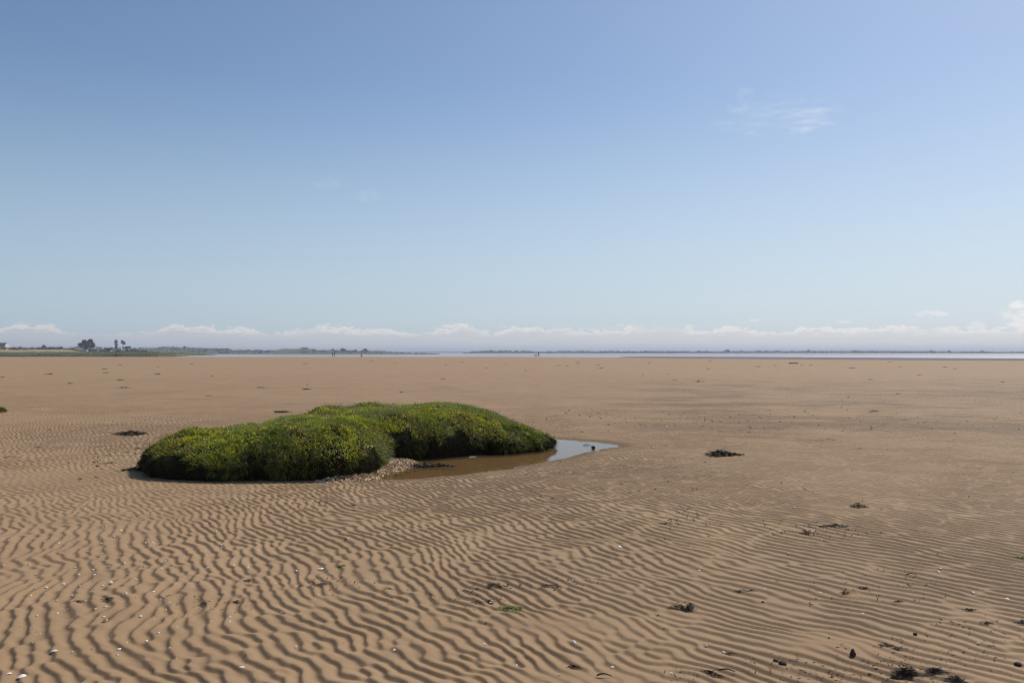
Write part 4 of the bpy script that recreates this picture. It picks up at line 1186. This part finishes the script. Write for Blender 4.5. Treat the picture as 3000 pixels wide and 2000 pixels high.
def person(px, feet_y, D, rz, top, legs, hair, lab, stride=.22, bag=None, shorts=False):
    x = (px - CX) / F * D; z = gz(x, D)
    zwant = CAMH - (feet_y - HY) / F * D
    t = empty('person', (x, D, max(z, zwant) if zwant > z - .15 else z), rz, label=lab, cat='person')
    sk = mat('skin_tone', (.55, .34, .25), .6)
    s = stride
    B = [(0, 0, .95, .13), (0, 0, 1.12, .125), (0, 0, 1.34, .15), (0, 0, 1.45, .075), (0, 0, 1.53, .055), (.01, 0, 1.60, .082), (.015, 0, 1.68, .088), (.0, 0, 1.74, .055),
         (0, .19, 1.40, .055), (-.06, .24, 1.13, .04), (.05, .26, .90, .032), (.08, .26, .82, .03), (0, -.19, 1.40, .055), (.06, -.24, 1.13, .04), (.16, -.25, .92, .032), (.19, -.25, .84, .03),
         (0, .10, .88, .09), (s * .6, .10, .50, .06), (s * .7, .10, .10, .042), (s + .16, .11, .035, .035), (0, -.10, .88, .09), (-s * .2, -.10, .50, .06), (-s, -.10, .12, .042), (-s + .14, -.11, .035, .035)]
    E = [(0, 1), (1, 2), (2, 3), (3, 4), (4, 5), (5, 6), (6, 7), (2, 8), (8, 9), (9, 10), (10, 11), (2, 12), (12, 13), (13, 14), (14, 15), (0, 16), (16, 17), (17, 18), (18, 19), (0, 20), (20, 21), (21, 22), (22, 23)]
    skin('body', B, E, sk, t)
    J = [(0, 0, .90, .155), (0, 0, 1.12, .15), (0, 0, 1.34, .175), (0, 0, 1.44, .09), (0, .20, 1.40, .075), (-.06, .24, 1.13, .058), (.05, .26, .93, .048), (0, -.20, 1.40, .075), (.06, -.24, 1.13, .058), (.16, -.25, .95, .048)]
    skin('jacket', J, [(0, 1), (1, 2), (2, 3), (2, 4), (4, 5), (5, 6), (2, 7), (7, 8), (8, 9)], mat('jacket_cloth', top, .85, noise=.1, nscale=6), t)
    low = .50 if shorts else .14
    T = [(0, 0, .93, .145), (0, .10, .86, .105), (s * .6, .10, .52, .075), (0, -.10, .86, .105), (-s * .2, -.10, .52, .075)]; TE = [(0, 1), (1, 2), (0, 3), (3, 4)]
    if not shorts: T += [(s * .7, .10, .14, .058), (-s, -.10, .16, .058)]; TE += [(2, 5), (4, 6)]
    skin('trousers', T, TE, mat('trouser_cloth', legs, .85, noise=.1, nscale=6), t)
    skin('hair', [(-.02, 0, 1.70, .092), (-.03, 0, 1.77, .07), (-.07, 0, 1.62, .06)], [(0, 1), (0, 2)], mat('hair_strands', hair, .8), t)
    if bag:
        skin('backpack', [(-.22, 0, 1.05, .12), (-.22, 0, 1.30, .12)], [(0, 1)], mat('bag_cloth', bag, .8), t)
    return t


def dog(px, feet_y, D, rz, col, lab, s=1.0):
    x = (px - CX) / F * D; z = gz(x, D); t = empty('dog', (x, D, max(z, CAMH - (feet_y - HY) / F * D)), rz, label=lab, cat='dog')
    B = [(0, 0, .48, .11), (.28, 0, .47, .135), (-.26, 0, .50, .10), (.42, 0, .56, .085), (.52, 0, .66, .075), (.60, 0, .68, .07), (.74, 0, .64, .035), (-.36, 0, .53, .05), (-.52, 0, .60, .025), (-.66, 0, .55, .015),
         (.30, .09, .34, .05), (.30, .09, .18, .03), (.30, .09, .04, .028), (.30, -.09, .34, .05), (.36, -.09, .18, .03), (.33, -.09, .04, .028),
         (-.28, .09, .38, .065), (-.20, .09, .27, .04), (-.34, .09, .17, .025), (-.32, .09, .04, .027), (-.28, -.09, .38, .065), (-.20, -.09, .27, .04), (-.36, -.09, .17, .025), (-.36, -.09, .04, .027),
         (.56, .06, .75, .025), (.56, -.06, .75, .025)]
    E = [(0, 1), (0, 2), (1, 3), (3, 4), (4, 5), (5, 6), (2, 7), (7, 8), (8, 9), (1, 10), (10, 11), (11, 12), (1, 13), (13, 14), (14, 15), (2, 16), (16, 17), (17, 18), (18, 19), (2, 20), (20, 21), (21, 22), (22, 23), (5, 24), (5, 25)]
    b = skin('body', B, E, mat('dog_fur', col, .8, noise=.2, nscale=8), t); t.scale = (s, s, s)
    skin('collar', [(.46, 0, .59, .088), (.475, 0, .605, .088)], [(0, 1)], mat('collar_red', (.3, .03, .02), .7), t)


def build_people():
    person(1578, 1045.2, 292, 2.4, (.50, .16, .14), (.03, .028, .03), (.05, .03, .02), 'person in a salmon red top and dark trousers walking beside a black dog', .18)
    dog(1570, 1044.9, 290, 3.0, (.012, .012, .014), 'black dog standing left of the person in the salmon top', 1.05)
    person(974, 1045.5, 305, .4, (.05, .10, .10), (.50, .30, .26), (.05, .03, .02), 'left walker of the far pair, dark jacket with orange on the back and bare legs', .15, bag=(.55, .14, .06), shorts=True)
    person(979.3, 1045.5, 305, .4, (.03, .09, .10), (.06, .06, .08), (.05, .03, .02), 'right walker of the far pair in a dark teal jacket', .15)
    person(1059, 1045.5, 298, .2, (.55, .35, .33), (.42, .12, .18), (.25, .12, .07), 'lone walker with a dark bag and pink trousers between the pair and the dog walker', .28, bag=(.03, .03, .06))
    person(342, 1046.2, 276, -1.9, (.34, .04, .05), (.02, .02, .025), (.35, .30, .25), 'person in a red jacket and dark trousers standing with two dogs', .10)
    dog(350, 1044.4, 285, .1, (.018, .017, .018), 'dark dog to the right of the person in the red jacket', .95)
    dog(335.5, 1045.6, 280, 3.0, (.05, .045, .05), 'smaller grey dog to the left of the person in the red jacket', .8)
    person(116, 1042.6, 440, 2.0, (.10, .07, .22), (.02, .02, .03), (.45, .40, .40), 'person in a purple jacket in front of the left marsh bank', .12)


# ------------------------------------------------------------------ sky, light, air, camera
SUN_EL, SUN_AZ = math.radians(47), math.radians(42)     # azimuth clockwise from the view direction


def build_world():
    w = bpy.data.worlds.new('World'); bpy.context.scene.world = w; w.use_nodes = True
    nt = w.node_tree; L = nt.links.new; bg = nt.nodes['Background']
    sky = nt.nodes.new('ShaderNodeTexSky'); sky.sky_type = 'NISHITA'; sky.sun_disc = False
    sky.sun_elevation = SUN_EL; sky.sun_rotation = SUN_AZ; sky.altitude = 0; sky.air_density = 1.0; sky.dust_density = .7; sky.ozone_density = 1.5
    bg.inputs['Strength'].default_value = SKY_K
    def ang(u): return 1.5 + F / 1000 * math.atan((u - 1.5) * 1000 / F)
    def cosa(u): return math.cos(math.atan((u - 1.5) * 1000 / F))
    tc = nt.nodes.new('ShaderNodeTexCoord'); sp = nt.nodes.new('ShaderNodeSeparateXYZ'); L(tc.outputs['Generated'], sp.inputs[0])
    def M(op, a, b=None, c=None, clamp=False):
        n = nt.nodes.new('ShaderNodeMath'); n.operation = op; n.use_clamp = clamp
        for i, v in enumerate((a, b, c)):
            if v is None: continue
            if isinstance(v, (int, float)): n.inputs[i].default_value = v
            else: L(v, n.inputs[i])
        return n.outputs[0]
    def R(v, a, b, c, d, smooth=True):
        n = nt.nodes.new('ShaderNodeMapRange'); n.interpolation_type = 'SMOOTHSTEP' if smooth else 'LINEAR'
        for i, q in enumerate((a, b, c, d)): n.inputs[i + 1].default_value = q
        L(v, n.inputs[0]); return n.outputs[0]
    def mix(f, a, b):
        n = nt.nodes.new('ShaderNodeMix'); n.data_type = 'RGBA'
        for s, v in ((n.inputs[0], f), (n.inputs[6], a), (n.inputs[7], b)):
            if isinstance(v, tuple): s.default_value = (*v, 1)
            elif isinstance(v, (int, float)): s.default_value = v
            else: L(v, s)
        return n.outputs[2]
    x, y, z = sp.outputs
    az = M('ARCTAN2', x, y)                              # 0 ahead, + to the right
    el = M('ARCSINE', z)
    U = M('MULTIPLY_ADD', az, F / 1000, 1.5)             # compass bearing scaled so that one unit is about 23.7 degrees
    V = M('MULTIPLY', el, F)                             # height above the horizon in the same small units x1000
    cv = nt.nodes.new('ShaderNodeCombineXYZ'); L(U, cv.inputs[0]); L(M('MULTIPLY', V, .0024), cv.inputs[1])
    def noise(scale, det, rough=.55, off=(0, 0, 0), sc=(1, 1, 1)):
        mp = nt.nodes.new('ShaderNodeMapping'); mp.inputs['Location'].default_value = off; mp.inputs['Scale'].default_value = sc
        L(cv.outputs[0], mp.inputs[0]); n = nt.nodes.new('ShaderNodeTexNoise'); n.inputs['Scale'].default_value = scale
        n.inputs['Detail'].default_value = det; n.inputs['Roughness'].default_value = rough; L(mp.outputs[0], n.inputs['Vector']); return n.outputs['Fac']
    # cumulus bank along the horizon: height of its tops by bearing
    tops = [(-1.0, 60), (-.3, 66), (0, 72), (.04, 80), (.1, 82), (.19, 74), (.22, 60), (.32, 56), (.40, 60), (.47, 66), (.56, 80), (.62, 76), (.73, 72), (.77, 60), (.83, 62), (.9, 66), (.92, 70), (.96, 80), (1.0, 78), (1.06, 72),
            (1.14, 70), (1.17, 58), (1.23, 60), (1.29, 72), (1.345, 80), (1.40, 68), (1.44, 58), (1.48, 74), (1.6, 72), (1.7, 70), (1.77, 68), (1.85, 76), (1.93, 74), (2.02, 72), (2.12, 73), (2.21, 68), (2.24, 60), (2.33, 68), (2.41, 74), (2.5, 70), (2.57, 76), (2.66, 74), (2.73, 70), (2.79, 74), (2.85, 66), (2.92, 70), (3.0, 72), (3.6, 80), (4.5, 70)]
    fc = nt.nodes.new('ShaderNodeFloatCurve'); cm = fc.mapping; c = cm.curves[0]
    a0, a1 = -1.0, 4.5
    pts = [((ang(u) - a0) / (a1 - a0), h * cosa(u) / 120) for u, h in tops]
    c.points[0].location = pts[0]; c.points[1].location = pts[-1]
    for p in pts[1:-1]: c.points.new(*p)
    for p in c.points: p.handle_type = 'AUTO_CLAMPED'
    cm.update()
    L(R(U, a0, a1, 0, 1, False), fc.inputs['Value'])
    top = M('ADD', M('MULTIPLY', fc.outputs[0], 120), -3)
    b1 = noise(16, 4, .6, (3.1, 0, 0), (1, 1.1, 1)); b2 = noise(46, 4, .6, (0, 1.7, 0), (1, 1.2, 1))
    bil = M('ADD', M('MULTIPLY', M('SUBTRACT', b1, .5), 62), M('MULTIPLY', M('SUBTRACT', b2, .5), 44))
    edge = M('ADD', M('SUBTRACT', top, V), bil)           # + inside the bank
    body = R(edge, -3, 3, 0, 1)
    brk = noise(5.5, 3, .5, (8, 0, 0), (1, .5, 1))         # denser and thinner stretches of bright tops
    lit = M('MULTIPLY', body, M('MULTIPLY', R(edge, 20, 3, 0, 1), M('MULTIPLY', R(brk, .28, .48, .25, 1), R(V, 40, 58, 0, 1))))
    side = R(U, -.2, 3.1, 0, 1, False)
    K = 1 / SKY_K
    def k(c_): return tuple(q * K for q in c_)
    deck = mix(side, k((.46, .50, .56)), k((.80, .79, .77)))
    deckp = mix(R(noise(7, 3, .5, (1, 4, 0), (1, 5, 1)), .35, .65, 0, .5), deck, mix(side, k((.53, .55, .60)), k((.86, .84, .80))))
    lights = mix(side, k((.74, .70, .67)), k((1.0, .96, .91)))
    sk = mix(R(V, 800, 30, 0, HAZE_LOW), sky.outputs[0], mix(side, k((.50, .62, .71)), k((.78, .83, .86))))
    tint = nt.nodes.new('ShaderNodeMix'); tint.data_type = 'RGBA'; tint.blend_type = 'MULTIPLY'; tint.inputs[0].default_value = 1
    L(sk, tint.inputs[6]); tint.inputs[7].default_value = (*SKY_TINT, 1)
    col = tint.outputs[2]
    # thin milkiness higher up towards the sun
    veil = M('MULTIPLY', R(U, .2, 4.2, 0, 1), R(V, 0, 1400, VEIL, VEIL * 1.0))
    col = mix(veil, col, k((.58, .66, .76)))
    col = mix(M('MULTIPLY', body, R(V, 80, 45, .68, .88)), col, deckp)
    col = mix(M('MULTIPLY', lit, .80), col, lights)
    # separate puffs and wisps (bearing, height, half sizes, noise settings, strength)
    def puff(u, h, su, sh, scale, lo, hi, s, colr, off, sc=(1, 1, 1), det=5):
        nonlocal col
        h = F * math.atan(h * cosa(u) / F); u = ang(u)
        du = M('DIVIDE', M('SUBTRACT', U, u), su); dv = M('DIVIDE', M('SUBTRACT', V, h), sh)
        r = M('ADD', M('MULTIPLY', du, du), M('MULTIPLY', dv, dv))
        m = M('ADD', M('MULTIPLY', R(r, 0, 1.6, 1, 0), .9), M('MULTIPLY', M('SUBTRACT', noise(scale, det, .62, off, sc), .5), 3.2))
        f = M('MULTIPLY', M('MULTIPLY', R(m, lo, hi, 0, 1), R(r, .5, 1.8, 1, 0)), s)
        col = mix(f, col, k(colr))
    puff(3.01, 100, .07, 38, 22, .2, 1.4, .80, (.97, .94, .90), (2, 2, 0))
    puff(2.99, 140, .03, 14, 30, .4, .9, .6, (1.0, .97, .93), (5, 2, 0))
    puff(2.735, 112, .05, 12, 34, .45, 1.0, .45, (.95, .94, .92), (9, 2, 0))
    puff(2.86, 74, .03, 16, 34, .4, .9, .5, (.97, .94, .90), (4, 6, 0))
    puff(2.215, 94, .022, 4, 40, .4, .9, .45, (.92, .90, .88), (3, 9, 0))
    puff(2.47, 90, .025, 4, 40, .4, .9, .4, (.92, .90, .88), (1, 7, 0))
    puff(2.36, 675, .095, 45, 13, .45, 1.9, .58, (.78, .84, .90), (1.2, .4, 0), (1, 1.6, 1), 6)
    puff(2.27, 690, .19, 62, 12, .35, 2.2, .38, (.74, .80, .88), (4.2, 1.4, 0), (1, 1.8, 1), 6)
    puff(2.17, 735, .05, 42, 16, .45, 2.2, .36, (.74, .80, .88), (7, 3, 0), (1.4, .7, 1), 6)
    puff(1.08, 462, .045, 26, 20, .45, 1.8, .36, (.66, .74, .84), (2.2, 5, 0), (1, 1.5, 1), 6)
    puff(.96, 495, .06, 22, 18, .45, 1.9, .26, (.66, .74, .84), (6.2, 5, 0), (1, 1.8, 1), 6)
    L(col, bg.inputs['Color'])

    s = bpy.data.lights.new('sun', 'SUN'); s.energy = SUN_K; s.angle = math.radians(.55); s.color = (1, .95, .87)
    o = bpy.data.objects.new('sun', s); C.objects.link(o)
    d = Vector((math.sin(SUN_AZ) * math.cos(SUN_EL), math.cos(SUN_AZ) * math.cos(SUN_EL), math.sin(SUN_EL)))
    o.rotation_euler = d.to_track_quat('Z', 'Y').to_euler(); o.location = d * 60


def build_haze():
    bm = bmesh.new(); box(bm, -9800, 9800, -9800, 9900, -6, 34)
    m = bpy.data.materials.new('haze'); m.use_nodes = True; nt = m.node_tree; nt.nodes.clear()
    out = nt.nodes.new('ShaderNodeOutputMaterial'); v = nt.nodes.new('ShaderNodeVolumePrincipled')
    v.inputs['Color'].default_value = (.80, .86, 1, 1); v.inputs['Density'].default_value = HAZE_D; v.inputs['Anisotropy'].default_value = 0.2
    nt.links.new(v.outputs[0], out.inputs['Volume'])
    o = bm_obj('haze', bm, m); props(o, kind='stuff'); return o


SKY_K = .10
SUN_K = 3.2
HAZE_LOW = .70
SKY_TINT = (.86, .915, .99)
VEIL = .16
HAZE_D = .00023

build_ground(); build_mound(); build_waters(); build_wrack(); build_shells_stones(); build_coast(); build_people(); build_world(); build_haze()

cam = bpy.data.cameras.new('camera'); co = bpy.data.objects.new('camera', cam); C.objects.link(co)
co.location = (0, 0, CAMH); co.rotation_euler = (math.radians(90), 0, 0)
cam.sensor_width = 36; cam.lens = 36 * F / 3000; cam.shift_y = 32 / 3000; cam.clip_end = 20000; cam.clip_start = .05
sc = bpy.context.scene; sc.camera = co
sc.view_settings.view_transform = 'Standard'; sc.view_settings.look = 'None'; sc.view_settings.gamma = 1; sc.view_settings.exposure = 0
sc.cycles.pixel_filter_type = 'BLACKMAN_HARRIS'; sc.cycles.filter_width = 1.15; sc.cycles.volume_bounces = 0; sc.cycles.max_bounces = 6; sc.cycles.transparent_max_bounces = 12
